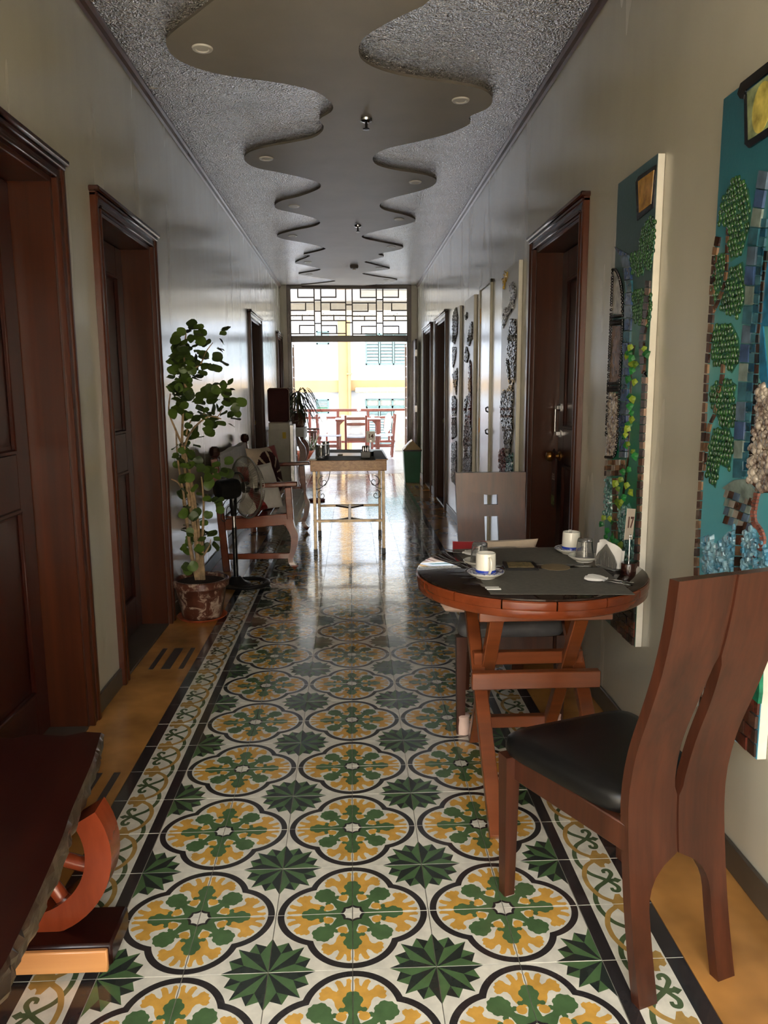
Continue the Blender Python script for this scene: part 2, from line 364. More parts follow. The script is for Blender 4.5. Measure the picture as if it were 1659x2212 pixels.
# ------------------------------------------------------------------ shell
WX, CZ, Y0, Y1 = 1.08, 2.97, -.6, 12.5
portal('far_opening_portal', (0.02, 12.56, 1.45), (R(-90), 0, 0), 1.9, 2.9)
portal('rear_opening_portal', (0, Y0-.02, 1.15), (R(90), 0, 0), 2.1, 2.3)
ROWY = 1.8327
def make_floor():
    f = MB().bx(-WX-.24, WX+.24, Y0, Y1, -.15, -.0035).build('floor', 'grout', smooth=0)
    tag(f, 'patterned cement tile corridor floor with orange edge strips', 'floor', kind='structure')
    mats = ['t_cream', 't_black', 't_yellow', 't_green', 't_dark', 't_sand', 't_sage']
    # one quarter of the quatrefoil at (0,0), one quarter of the star at (1,1)
    c, ro, ri = .388, .592, .505
    def lobes(r):
        xc = (2*c+math.sqrt(4*c*c-8*(c*c-r*r)))/4
        a = math.atan2(xc, xc-c); p = arc(c, 0, r, 0, a, 12)
        q = [(y, x) for x, y in reversed(p)]
        return [(0, 0)]+p+q[1:]
    P = [(lobes(ro), 1), (lobes(ri), 0)]
    yel = [(.36, 0), (.66, 0), (.665, .012), (.70, .022), (.78, .022), (.83, .012), (.865, .04), (.85, .075), (.80, .072), (.755, .078), (.735, .1), (.79, .12), (.83, .145), (.84, .185), (.805, .212), (.77, .19), (.70, .165), (.665, .185), (.69, .23), (.735, .26), (.755, .3), (.73, .325), (.71, .362), (.675, .36), (.655, .388), (.61, .372), (.585, .388), (.545, .36), (.545, .32), (.575, .28), (.565, .24), (.52, .21), (.46, .2), (.40, .17), (.34, .12)]
    gax = [(.1, 0), (.66, 0), (.665, .03), (.645, .065), (.6, .075), (.575, .105), (.53, .115), (.5, .1), (.475, .085), (.45, .08), (.43, .1), (.435, .135), (.41, .155), (.375, .145), (.365, .115), (.385, .085), (.37, .055), (.33, .045), (.24, .07), (.12, .09)]
    gdi = [(.1, 0), (.66, 0), (.668, .035), (.635, .065), (.62, .105), (.575, .125), (.53, .115), (.5, .125), (.455, .115), (.435, .085), (.41, .075), (.405, .1), (.38, .115), (.35, .1), (.345, .07), (.36, .045), (.33, .04), (.24, .07), (.12, .09)]
    gax = [(u, v*1.05) for u, v in gax]; gdi = [(u, v*1.1) for u, v in gdi]
    sw = lambda p: [(y, x) for x, y in p]
    P += [(yel, 2), (sw(yel), 2)]
    P += [([(0, 0)]+arc(0, 0, .23, 0, PI/2, 10), 3), (gax, 3), (sw(gax), 3)]
    k = math.sqrt(.5); P += [([((u-v)*k, (u+v)*k) for u, v in gdi[1:]+[(u, -v) for u, v in reversed(gdi[2:])]], 3)]
    for a in (22.5, 67.5):
        ca, sa = math.cos(R(a)), math.sin(R(a)); sg = 1 if a < 45 else -1
        P.append(([(.335*ca+.066*math.cos(t*PI/7), .335*sa+.062*math.sin(t*PI/7)) for t in range(14)], 2))
    def star8(r0, r1): return [(0, 0)]+[(r*math.cos(R(a)), r*math.sin(R(a))) for a, r in ((0, r0), (11, r1*.985), (22.5, r1*.95), (34, r1*.985), (45, r0), (56, r1*.985), (67.5, r1*.95), (79, r1*.985), (90, r0))]
    P += [(star8(.165, .15), 1), (star8(.128, .112), 0)]
    S = lambda a, r: (1-r*math.cos(R(a)), 1-r*math.sin(R(a)))
    big, val, sm = .57, .33, .53
    for i in range(2):      # big points at 0, 45, 90 degrees; small ones between
        a = 45*i; m_ = a+22.5
        e0 = tuple(.5*(p+q) for p, q in zip(S(a, big), S(m_, val))); e1 = tuple(.5*(p+q) for p, q in zip(S(a+45, big), S(m_, val)))
        P += [([S(m_, val), e0, S(m_, sm)], 4), ([S(m_, val), S(m_, sm), e1], 3)]
        P += [([(1, 1), S(a, big), S(m_, val)], 3), ([(1, 1), S(m_, val), S(a+45, big)], 4)]
    g = .005
    mb = paint([(g, g), (1-g, g), (1-g, 1-g), (g, 1-g)], P)
    T = .2
    mb.v = [((x-.5)*T, (y-.5)*T, 0) for x, y, z in mb.v]
    def skirt(mb):
        h = T/2-g*T; mb.add([(-h, -h, 0), (h, -h, 0), (h, h, 0), (-h, h, 0), (-h, -h, -.003), (h, -h, -.003), (h, h, -.003), (-h, h, -.003)], [(0, 4, 5, 1), (1, 5, 6, 2), (2, 6, 7, 3), (3, 7, 4, 0)], 0)
    skirt(mb)
    tile0 = mb.build('tile', mats, f, smooth=0, recalc=False)
    # border tile: u from the field (0) to the wall (1), v along the corridor
    B = [([(0, 0), (.17, 0), (.17, 1), (0, 1)], 1), ([(.775, 0), (1, 0), (1, 1), (.775, 1)], 1)]
    def loop(v0): return smooth_path([(.56, v0), (.50, v0+.05), (.36, v0+.17), (.28, v0+.36), (.265, v0+.5), (.28, v0+.64), (.36, v0+.83), (.5, v0+.95), (.56, v0+1)], 4)
    for v0 in (-.5, .5): B.append((ribbon(loop(v0), .066), 6))
    B.append((ribbon(loop(0), .068), 5))
    for v0 in (0, 1):
        lf = [(.52, -.03), (.56, -.08), (.60, -.15), (.655, -.15), (.66, -.10), (.68, -.08), (.715, -.10), (.755, -.07), (.755, -.02), (.77, 0), (.755, .02), (.755, .07), (.715, .1), (.68, .08), (.66, .1), (.655, .15), (.60, .15), (.56, .08), (.52, .03)]
        B.append(([(.47+(u-.52)*1.2, v*1.35+v0) for u, v in lf], 5))
    B.append((ribbon(smooth_path([(.53, .5), (.60, .5), (.66, .5)], 3), .07), 6))
    B.append(([(.62, .5), (.69, .44), (.765, .5), (.69, .56)], 6))
    for sg in (1, -1): B.append((ribbon(smooth_path([(.56, .5), (.62, .5+sg*.07), (.665, .5+sg*.15), (.64, .5+sg*.23), (.575, .5+sg*.22), (.57, .5+sg*.16)], 4), [.045+.02*math.sin(PI*i/20) for i in range(21)]), 6))
    mb2 = paint([(g, g), (1-g, g), (1-g, 1-g), (g, 1-g)], B); mb2.v = [((x-.5)*T, (y-.5)*T, 0) for x, y, z in mb2.v]; skirt(mb2)
    bord0 = mb2.build('border_tile', mats, f, smooth=0, recalc=False)
    rng = random.Random(3); rest = MB(); restb = MB(); first = [True, True]; cnt = 0
    k0 = math.ceil((Y0-ROWY)/.2); k1 = int((Y1-ROWY)/.2)
    def put(src, dst, mbsrc, x, y, rz, tr, kk):
        if tr:
            o = src if first[kk] else src.copy()
            if not first[kk]: COL.objects.link(o)
            first[kk] = False; o.location = (x, y, rng.uniform(-.0003, .0003)); o.rotation_euler = (R(rng.uniform(-.22, .22)), R(rng.uniform(-.15, .15)), rz)
        else:
            c_, s_ = round(math.cos(rz)), round(math.sin(rz)); off = len(dst.v)
            dst.v += [(x+p[0]*c_-p[1]*s_, y+p[0]*s_+p[1]*c_, p[2]) for p in mbsrc.v]; dst.f += [tuple(i+off for i in q) for q in mbsrc.f]; dst.m += mbsrc.m
    for k in range(k0, k1):
        yc = ROWY+.2*k+.1; upper = (k % 2 == 0)       # even k: the quatrefoil centre is at the near edge
        for i in range(-3, 3):
            xc = .2*i+.1; right = (i % 2 == 0)         # even i: the quatrefoil centre is at the left edge
            rz = {(True, True): 0, (False, True): PI/2, (False, False): PI, (True, False): -PI/2}[(right, upper)]
            near = -5 <= k < 45
            put(tile0, rest, mb, xc, yc, rz, near, 0)
        put(bord0, restb, mb2, .7, yc, 0, -5 <= k < 52, 1); put(bord0, restb, mb2, -.7, yc, PI, -5 <= k < 52, 1)
    o = rest.build('tile_field', mats, f, smooth=0, recalc=False); o['kind'] = 'stuff'
    o = restb.build('border_run', mats, f, smooth=0, recalc=False); o['kind'] = 'stuff'
    for sx in (-1, 1):
        MB().bx(sx*.801, sx*(WX+.0), Y0, Y1, -.004, .0).build('cement_strip', 'orange_cement', f, smooth=0)
    def bars(sx, ym):
        for xm, w, L in ((.847, .024, .31), (.922, .045, .31), (.995, .024, .31)):
            MB().bx(sx*(xm-w/2), sx*(xm+w/2), ym-L/2, ym+L/2, -.002, .0008).build('inlay_bar', 'inlay_grey', f, smooth=0)
    for ym in (2.475, 3.83, 8.95, 11.9): bars(-1, ym)
    for ym in (4.05, 9.13, 10.68): bars(1, ym)
    return f
make_floor()

DOORS_L = [(2.05, 3.105), (3.465, 4.50), (8.52, 9.62), (11.62, 12.44)]
DOORS_R = [(3.53, 4.58), (8.57, 9.68), (10.17, 11.22)]
DH, CW = 2.215, .075
def wall(name, sx, doors, label):
    mb = MB(); y = Y0; x0, x1 = sx*WX, sx*(WX+.24)
    for a, b in doors:
        a2, b2 = a+CW-.01, b-CW+.01
        mb.bx(x0, x1, y, a2, -.1, CZ+.1); mb.bx(x0, x1, a2, b2, DH-CW+.01, CZ+.1); mb.bx(sx*(WX+.2), x1, a2, b2, -.1, DH-CW+.01); y = b2
    mb.bx(x0, x1, y, Y1, -.1, CZ+.1)
    return tag(mb.build(name, 'wall', smooth=0), label, 'wall', kind='structure')
wall('wall_left', -1, DOORS_L, 'glossy greige painted left corridor wall with wooden doors')
wall('wall_right', 1, DOORS_R, 'glossy greige painted right corridor wall hung with mosaic panels')
mb = MB(); mb.bx(-WX-.24, WX+.24, Y0-.2, Y0, 2.3, CZ+.1); tag(mb.build('wall_rear', 'wall', smooth=0), 'wall above the opening behind the viewer', 'wall', kind='structure')
for side, sx, doors in (('left', -1, DOORS_L), ('right', 1, DOORS_R)):
    mb = MB(); y = Y0
    for a, b in doors+[(Y1, Y1)]:
        if a > y+.01: mb.bx(sx*(WX-.012), sx*WX, y, a, 0, .088, .003)
        y = b
    tag(mb.build('baseboard_'+side, 'skirt', smooth=0), 'dark olive brown painted skirting along the %s wall' % side, 'baseboard', kind='structure')
ceil = tag(MB().bx(-WX-.24, WX+.24, Y0, Y1, CZ, CZ+.1).build('ceiling', 'foil', smooth=0), 'silver crinkled foil ceiling above the corridor', 'ceiling', kind='structure')
for n, sx, nm in ((1, -1, 'left'), (2, 1, 'right')):
    mb = MB(); mb.prism([(0, 0), (.03, 0), (.03, -.012), (.018, -.02), (.012, -.042), (0, -.05)], Y0, Y1, (sx*WX, 0, CZ), (-sx, 0, 0), (0, 0, 1)) if sx > 0 else mb.prism([(0, 0), (0, -.05), (.012, -.042), (.018, -.02), (.03, -.012), (.03, 0)], -Y1, -Y0, (sx*WX, 0, CZ), (1, 0, 0), (0, 0, 1))
    tag(mb.build('trim_%d' % n, 'trim_wood', smooth=0), 'brown wooden ceiling moulding along the %s wall' % nm, 'trim', kind='structure')
# wavy dropped ceiling panel, traced
WL = [(463,0),(425,30),(385,60),(363,80),(359,95),(370,117),(395,135),(440,152),(500,165),(575,175),(635,185),(680,197),(705,212),(719,228),(715,242),(690,258),(699,272),(695,285),(675,298),(630,308),(575,318),(540,328),(528,340),(533,352),(555,363),(600,372),(650,383),(685,393),(693,401),(685,410),(645,425),(610,433),(594,443),(600,452),(635,460),(675,470),(692,481),(675,490),(635,498),(600,508),(610,516),(660,525),(700,535),(698,540),(665,548),(656,550),(670,553),(638,567),(650,571),(690,580),(685,585),(645,592),(670,597),(724,606),(700,611),(650,616)]
WR = [(928,0),(886,25),(839,48),(793,76),(778,93),(775,114),(784,131),(814,148),(860,162),(911,171),(970,179),(1021,188),(1050,198),(1063,211),(1061,226),(1046,238),(1014,252),(1016,264),(1004,274),(962,291),(902,306),(843,319),(814,331),(805,344),(816,357),(852,367),(898,374),(932,382),(943,392),(928,405),(886,418),(839,430),(820,443),(831,454),(869,463),(890,470),(897,477),(877,485),(827,496),(784,508),(789,516),(827,524),(865,532),(870,536),(856,541),(817,549),(829,555),(788,565),(801,570),(835,579),(837,582),(782,590),(810,597),(858,605),(827,612),(785,617)]
PZ = CZ-.014
def trace(px):
    out = []
    for p in px:
        q = ZP(p[0], p[1], PZ); y = min(q.y, Y1-.01)
        if out and y <= out[-1][1]-.25: continue
        out.append((q.x, y))
    return out
L_, R_ = trace(WL), trace(WR)
yl, yr = L_[0][1], R_[0][1]
L_ = [(-.35+.25*math.sin((yl-y)*2.6+.6)*min(1, (yl-y)*2)+(L_[0][0]+.35)*max(0, 1-(yl-y)*2), y) for y in [Y0+.02+i*(yl-Y0-.02)/16 for i in range(16)]]+L_
R_ = [(.30+.22*math.sin((yr-y)*2.6+2)*min(1, (yr-y)*2)+(R_[0][0]-.30)*max(0, 1-(yr-y)*2), y) for y in [Y0+.02+i*(yr-Y0-.02)/16 for i in range(16)]]+R_
poly = [(p.x, p.y) for p in smooth_path([(*p, 0) for p in L_], 3)]+[(p.x, p.y) for p in reversed(smooth_path([(*p, 0) for p in R_], 3))]
poly = [(x, min(max(y, Y0+.01), Y1-.005)) for x, y in poly]
mb = paint(poly, [])
vs = list(mb.v); pan = MB()
pan.add([(p[0], p[1], PZ) for p in vs], [tuple(reversed(q)) for q in mb.f], 0)
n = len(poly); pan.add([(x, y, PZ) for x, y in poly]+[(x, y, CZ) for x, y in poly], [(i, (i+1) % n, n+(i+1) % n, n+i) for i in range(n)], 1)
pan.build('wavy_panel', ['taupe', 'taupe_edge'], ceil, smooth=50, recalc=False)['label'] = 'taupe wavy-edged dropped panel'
# door sets
def door(n, sx, y0, y1, label, num=False, knob_far=True, extras=False):
    t = thing('door_%d' % n, label, 'door', (sx*WX, (y0+y1)/2, 0), kind='structure')
    hw = (y1-y0)/2; X = lambda d: sx*d       # d>0 into the wall
    iw = hw-CW
    def bx(mb, d0, d1, a, b, z0, z1, bev=.003): mb.bx(X(d0), X(d1), a, b, z0, z1, bev); return mb
    for s in (-1, 1):
        mb = MB(); bx(mb, -.02, .004, s*iw, s*(hw-.012), 0, DH-CW); bx(mb, -.03, .005, s*(hw-.024), s*hw, 0, DH-.001, .006); bx(mb, -.026, .003, s*(iw-.0015), s*(iw+.014), 0, DH-CW-.001, .005)
        mb.build('casing', 'jamb_wood', t)
        bx(MB(), -.004, .2, s*(iw-.022), s*iw, 0, DH-CW).build('jamb', 'jamb_wood', t)
    mb = MB(); bx(mb, -.02, .004, -hw+.01, hw-.01, DH-CW, DH-.012); bx(mb, -.045, .004, -hw-.012, hw+.012, DH-.02, DH+.004, .006); bx(mb, -.034, .004, -hw, hw, DH-.038, DH-.02, .005); bx(mb, -.026, .003, -iw, iw, DH-CW-.0015, DH-CW+.016, .005)
    mb.build('head_casing', 'dark_frame', t)
    bx(MB(), -.004, .2, -iw, iw, DH-CW-.022, DH-CW).build('head_jamb', 'jamb_wood', t)
    bx(MB(), -.006, .2, -iw+.022, iw-.022, -.002, .012).build('threshold', 'skirt', t)
    lw = iw-.024; zt = DH-CW-.026; d = .145
    leaf = MB(); bx(leaf, d+.012, d+.04, -lw, lw, .014, zt, .002)
    st = .115
    for s in (-1, 1): bx(leaf, d, d+.02, s*(lw-st), s*lw, .014, zt)
    for a, b in ((.014, .2), (.92, 1.14), (zt-.16, zt)): bx(leaf, d, d+.02, -lw+st-.002, lw-st+.002, a, b)
    lf = leaf.build('leaf', 'door_wood', t)
    for a, b in ((.2, .92), (1.14, zt-.16)):
        mb = MB(); w = lw-st
        mb.add([(X(d+.014), -w+.015, a+.015), (X(d+.014), w-.015, a+.015), (X(d+.014), w-.015, b-.015), (X(d+.014), -w+.015, b-.015), (X(d+.002), -w+.06, a+.06), (X(d+.002), w-.06, a+.06), (X(d+.002), w-.06, b-.06), (X(d+.002), -w+.06, b-.06)], [(4, 5, 6, 7), (0, 1, 5, 4), (1, 2, 6, 5), (2, 3, 7, 6), (3, 0, 4, 7)])
        fr = .008
        for (p, q) in (((-w, a), (w, a)), ((w, a), (w, b)), ((w, b), (-w, b)), ((-w, b), (-w, a))):
            mb.beam((X(d+.004), p[0], p[1]), (X(d+.004), q[0], q[1]), .02, .02, (1, 0, 0), .006)
        mb.build('panel', 'door_wood', lf)
    ks = 1 if knob_far else -1; ky = ks*(lw-.06); kz = .97
    kb = MB(); ax = Matrix.Rotation(sx*-PI/2, 3, 'Y')
    kb.lathe([(.0, 0), (.028, 0), (.028, .006), (.014, .012), (.012, .03), (.022, .04), (.031, .055), (.031, .066), (.022, .08), (.0, .084)], (X(d), ky, kz), 20, ax)
    kb.build('knob', 'brass', lf)
    if num:      # small carved plaque with a knocker below it
        pq = MB(); bx(pq, d-.014, d+.002, -.05, .05, 1.66, 1.76, .006)
        pq.build('plaque', 'dark_frame', lf)
        kn = MB(); bx(kn, d-.016, d+.002, -.025, .025, 1.56, 1.63, .008); kn.tube([(X(d-.02), .036*math.cos(a), 1.52+.05*math.sin(a)) for a in [2*PI*i/16 for i in range(16)]], .009, 6, True)
        kn.ball((X(d-.024), 0, 1.465), .016, 10, 6); kn.build('knocker', 'black_plastic', lf)
    if extras:
        ha = MB()      # guard bracket at the lock side
        for z in (1.1, 1.25): ha.bx(X(d-.03), X(d), ky+ks*.0, ky+ks*.045, z-.012, z+.012, .003); ha.bx(X(d-.006), X(d), ky-ks*.0, ky+ks*.05, z-.022, z+.022, .002)
        ha.cyl((X(d-.026), ky+ks*.035, 1.1), (X(d-.026), ky+ks*.035, 1.25), .006, n=10); ha.build('guard_bracket', 'metal', lf)
    return t, lf, d, ky
door(1, -1, *DOORS_L[0], 'dark wooden panel door at the left picture edge by the log table', knob_far=False)
door(2, -1, *DOORS_L[1], 'dark wooden panel door with carved knocker beside the tall potted plant', num=True, knob_far=False)
door(3, -1, *DOORS_L[2], 'dark wooden door frame behind the wooden bench')
door(4, -1, *DOORS_L[3], 'narrow dark door frame behind the white appliance', knob_far=False)
D5 = door(5, 1, *DOORS_R[0], 'dark wooden door with round knob and hanging door card', num=True, extras=True)
door(6, 1, *DOORS_R[1], 'dark wooden door frame nearer of two beyond the mosaic panels')
door(7, 1, *DOORS_R[2], 'dark wooden door frame beside the green bin')
# flush utility door in wall colour
t = thing('door_8', 'flush pale painted utility door between two mosaic panels', 'door', (WX, 6.14, 0), kind='structure')
fr = MB()
for a, b, z0, z1 in ((-.26, -.235, .1, 2.17), (.235, .26, .1, 2.17), (-.26, .26, 2.14, 2.17)): fr.bx(-.018, .002, a, b, z0, z1, .003)
fr.build('frame', 'wall', t)
MB().bx(-.008, .002, -.228, .228, .1, 2.135, .002).build('leaf', 'wall', t)
hk = MB()
for z in (1.22, 1.05): hk.tube([(-.012, -.19, z), (-.03, -.2, z-.01), (-.03, -.22, z-.03), (-.012, -.235, z-.04)], .006, 6)
hk.build('latch_hook', 'metal', t)
MB().bx(-.012, 0, .225, .24, 1.88, 2.0, .002).build('hinge', 'brass', t); MB().bx(-.012, 0, .225, .24, 1.0, 1.12, .002).build('hinge', 'brass', t)
# ------------------------------------------------------------------ far end: lattice transom, veranda, street
plain('facade', (150, 155, 164), .8, var=.05, vs=2)
plain('facade_beige', (134, 108, 72), .8, var=.06, vs=2)
plain('pebble_dash', (150, 136, 108), .9, var=.4, vs=40, bump=.8, bs=30, bd=.03)
plain('window_teal', (78, 104, 104), .5, var=.1)
plain('louvre_glass', (96, 114, 116), .12, var=.1)
plain('louvre_green', (56, 98, 74), .2, var=.1)
plain('curtain', (130, 128, 124), .8, var=.1)
plain('street', (196, 192, 184), .8, var=.1, vs=1)
plain('veranda_stone', (120, 122, 128), .2, var=.25, vs=9)
plain('veranda_white', (190, 186, 176), .5, var=.04)
plain('pillar_grey', (168, 160, 146), .5, var=.04)
plain('perforated', (206, 204, 196), .6, var=.04)
LY = Y1-.03
def LP(cx, cy): p = YP(600+cx/5.53, 610+cy/5.53, LY); return p.x, p.z
fr = thing('trim_3', 'dark brown doorway frame with lattice transom at the corridor end', 'door frame', (0, LY, 0), kind='structure')
xl, xr = LP(150, 0)[0], LP(1540, 0)[0]; zb0, zb1 = LP(0, 715)[1], LP(0, 640)[1]; zt = LP(0, 84)[1]
xo0, xo1 = LP(102, 0)[0], LP(1592, 0)[0]
MB().bx(xo0, xl, -.05, .05, 0, CZ, .005).build('post', 'dark_frame', fr); MB().bx(xr, xo1, -.05, .05, 0, CZ, .005).build('post', 'dark_frame', fr)
MB().bx(xl, xr, -.05, .05, zb0, zb1, .005).build('transom_rail', 'dark_frame', fr); MB().bx(xl, xr, -.05, .05, zt, CZ, .004).build('head_rail', 'dark_frame', fr)
MB().bx(-WX, xo0+.005, -.02, .03, 0, CZ).build('side_panel', 'wall', fr); MB().bx(xo1-.005, WX, -.02, .03, 0, CZ).build('side_panel', 'wall', fr)
bars = [('v', x, 84, 640) for x in (437, 517, 812, 890, 1178, 1256)]
def hb(y, a, b): bars.append(('h', y, a, b))
def vb(x, a, b): bars.append(('v', x, a, b))
vb(243, 84, 180); hb(180, 243, 437); hb(240, 150, 437); vb(333, 240, 335); hb(335, 150, 333); hb(397, 150, 437); vb(290, 397, 455); hb(455, 150, 437); vb(255, 515, 612); hb(515, 255, 437); hb(612, 150, 437)
vb(697, 84, 178); hb(178, 517, 697); hb(242, 517, 812); vb(630, 242, 332); hb(332, 630, 812); hb(397, 517, 812); vb(668, 397, 458); hb(458, 517, 812); vb(700, 517, 612); hb(517, 517, 700); hb(612, 517, 812)
vb(990, 84, 182); hb(182, 990, 1178); hb(247, 890, 1178); vb(1078, 247, 347); hb(347, 890, 1078); hb(405, 890, 1178); vb(1035, 405, 458); hb(458, 890, 1178); vb(997, 525, 618); hb(525, 997, 1178); hb(618, 890, 1178)
vb(1442, 84, 180); hb(180, 1256, 1442); hb(243, 1256, 1540); vb(1360, 243, 338); hb(338, 1360, 1540); hb(405, 1256, 1540); vb(1403, 405, 460); hb(460, 1256, 1540); vb(1445, 525, 618); hb(525, 1256, 1445); hb(618, 1256, 1540)
for y in (213, 345, 490): hb(y, 437, 517)
for y in (268, 400, 483): hb(y, 812, 890)
for y in (208, 347, 490): hb(y, 1178, 1256)
for k, p, a, b in bars:
    h = .0095
    if k == 'v': x = LP(p, 300)[0]; z0, z1 = LP(p, b)[1], LP(p, a)[1]; mb = MB().bx(x-h, x+h, -.014, .014, z0-h, z1+h)
    else: z = LP(600, p)[1]; x0, x1 = LP(a, p)[0], LP(b, p)[0]; mb = MB().bx(x0, x1, -.0135, .0135, z-h, z+h)
    mb.build('lattice_bar', 'dark_frame', fr, smooth=0)
# folding lattice doors, open outwards, with a plain leaf folded inside
def lattice_leaf(name, label, sx, x, y0, y1, z1, group):
    t = thing(name, label, 'door', (x, y0, 0), kind='structure'); L = y1-y0
    for a, b in ((0, .06), (L-.06, L)): MB().bx(-.02, .02, a, b, .02, z1, .004).build('stile', 'lattice_brown', t)
    n = 12
    for i in range(n+1):
        z = .05+(z1-.09)*i/n; w = .035 if i in (0, n, 5) else .014
        MB().bx(-.014, .014, .06, L-.06, z-w/2, z+w/2).build('lattice_bar', 'lattice_brown', t, smooth=0)
    for i in range(n):
        z = .05+(z1-.09)*i/n; dz = (z1-.09)/n
        for q in ((.35, .65), (.5,))[i % 2]: MB().bx(-.012, .012, .06+(L-.12)*q-.007, .06+(L-.12)*q+.007, z, z+dz).build('lattice_bar', 'lattice_brown', t, smooth=0)
    return t
wood('lattice_brown', (96, 72, 58), (130, 104, 88), .18, 'z', 7, .1, .6, .03)
lattice_leaf('door_9', 'lattice folding door leaf opened outwards on the right of the veranda opening', 1, xr+.03, Y1+.04, Y1+.62, 2.1, '')
lattice_leaf('door_10', 'lattice folding door leaf opened outwards on the left of the veranda opening', -1, xl-.03, Y1+.04, Y1+.62, 2.1, '')
t = thing('door_11', 'plain dark folding leaf with metal hinges against the right wall by the bin', 'door', (xo1+.03, Y1-.62, 0), kind='structure')
MB().bx(-.016, .016, 0, .52, .02, 2.11, .004).build('leaf', 'dark_frame', t)
for z in (1.9, 1.06):
    MB().bx(-.019, .019, -.006, .03, z-.05, z+.05, .002).build('hinge', 'metal', t)
# veranda
VX0, VX1, VY = -2.4, 2.6, 17.15
tag(MB().bx(VX0, VX1, Y1, VY+.1, -.15, -.002).build('floor_veranda', 'veranda_stone', smooth=0), 'grey tiled floor of the bright veranda', 'floor', kind='structure')
vc = MB().bx(VX0, VX1, Y1, 15.0, CZ+.03, CZ+.12).build('ceiling_veranda', 'foil', smooth=0); tag(vc, 'foil covered veranda ceiling beyond the lattice', 'ceiling', kind='structure')
MB().bx(.2, 2.2, 13.0, 14.1, CZ-.01, CZ+.03, .01).build('dropped_panel', 'taupe', vc)
o = MB().bx(VX0, VX1, 15.0, 15.25, 2.84, CZ+.12, .005); o.bx(VX0, VX1, 14.97, 15.0, CZ-.02, CZ+.03); tag(o.build('veranda_beam', 'pillar_grey', smooth=0), 'taupe beam at the end of the veranda ceiling', 'beam', kind='structure')
fa = MB().bx(VX0, VX1, 17.3, 17.33, 2.86, 3.02).build('eave_board', 'perforated', smooth=0); tag(fa, 'pale perforated eave board along the veranda roof edge', 'eave', kind='structure')
rg = random.Random(5); ho = MB()
for i in range(80):
    x, z = rg.uniform(-1.5, 1.7), rg.uniform(2.88, 3.0); ho.cyl((x, 17.3, z), (x, 17.297, z), .008, n=6)
ho.build('perforations', 'ink_dark', fa)['kind'] = 'stuff'
tag(MB().bx(VX0, VX1, 15.25, 17.3, 3.02, 3.06).build('ceiling_eave', 'veranda_white', smooth=0), 'white underside of the veranda roof edge', 'ceiling', kind='structure')
for n_, s_, x0_, x1_ in ((5, 'left', VX0, -WX-.24), (6, 'right', WX+.24, VX1)):
    tag(MB().bx(x0_, x1_, Y1-.2, Y1, -.15, CZ+.1).build('wall_veranda_'+s_, 'wall', smooth=0), 'painted house wall %s of the veranda opening' % s_, 'wall', kind='structure')
# railing
def rz(y): return YP(760, y, VY).z
rl = thing('balcony_railing', 'reddish brown wooden railing along the veranda edge', 'railing', (0, VY, 0))
zt_, zm_, zl_ = rz(886), rz(902), rz(954)
xR = YP(853, 930, VY).x
MB().bx(VX0, 1.3, -.04, .04, zt_-.03, zt_+.03, .006).build('top_rail', 'far_wood', rl)
MB().bx(VX0, xR, -.025, .025, zm_-.025, zm_+.025, .004).build('middle_rail', 'far_wood', rl); MB().bx(VX0, xR, -.025, .025, zl_-.025, zl_+.025, .004).build('bottom_rail', 'far_wood', rl)
for px in (600, 669, 730, 795): x = YP(px, 900, VY).x; MB().bx(x-.03, x+.03, -.028, .028, 0, zt_, .004).build('baluster', 'far_wood', rl)
for px in (640, 684, 705, 770, 820, 840): x = YP(px, 900, VY).x; MB().bx(x-.022, x+.022, -.02, .02, zl_, zm_, .004).build('baluster', 'far_wood', rl)
x0, x1 = YP(853, 900, VY).x, YP(878, 900, VY).x
mb = MB().bx(x0, VX1, VY-.06, VY+.05, 0, zt_-.02, .004); tag(mb.build('parapet', 'pillar_grey', smooth=0), 'plain taupe parapet block beside the veranda railing', 'parapet', kind='structure')
# street and opposite house
tag(MB().bx(-40, 40, -40, 60, -3.6, -3.5).build('ground', 'street', smooth=0), 'pale street far below the veranda', 'ground', kind='structure')
plain('terrace_clay', (186, 168, 146), .7, var=.1, vs=3); plain('rear_cream', (228, 214, 192), .8, var=.05, vs=2)  # rear tones kept warm for the light they bounce into the corridor
tag(MB().bx(-3, 3, -3.6, Y0, -.15, -.004).build('floor_terrace', 'terrace_clay', smooth=0), 'clay tiled terrace behind the viewer', 'floor', kind='structure')
rb = thing('added_rear_building', 'unseen cream house added behind the viewer to warm the light', 'building', (0, -9, 0), kind='structure'); MB().bx(-12, 12, -3, 0, -3.5, 4.2).build('facade_wall', 'rear_cream', rb, smooth=0); MB().bx(-12.3, 12.3, -3.3, .3, 4.2, 4.45).build('roof_slab', 'rear_cream', rb, smooth=0)  # unseen house, added to bounce warm light and screen the blue sky
BY = 28.0
def BP(px, py): p = YP(px, py, BY); return p.x, p.z
bd = thing('opposite_building', 'sunlit white house with beige columns across the street', 'building', (0, BY, 0))
MB().bx(-12, 14, 0, 4, -3.5, 7.5).build('facade_wall', 'facade', bd, smooth=0)
c0, c1 = BP(731, 800)[0], BP(757, 800)[0]
MB().bx(c0, c1, -.35, 0, -3.5, 7.5, .02).build('column', 'facade_beige', bd, smooth=0)
for cx in (c0-6.5, c1+6): MB().bx(cx, cx+.45, -.35, 0, -3.5, 7.5, .02).build('column', 'facade_beige', bd, smooth=0)
zb, zt2 = BP(0, 852)[1], BP(0, 826)[1]
MB().bx(-12, c0, -.2, 0, zb, zt2).build('floor_band', 'facade_beige', bd, smooth=0); MB().bx(c1, 14, -.2, 0, zb+.05, zt2).build('floor_band', 'facade_beige', bd, smooth=0)
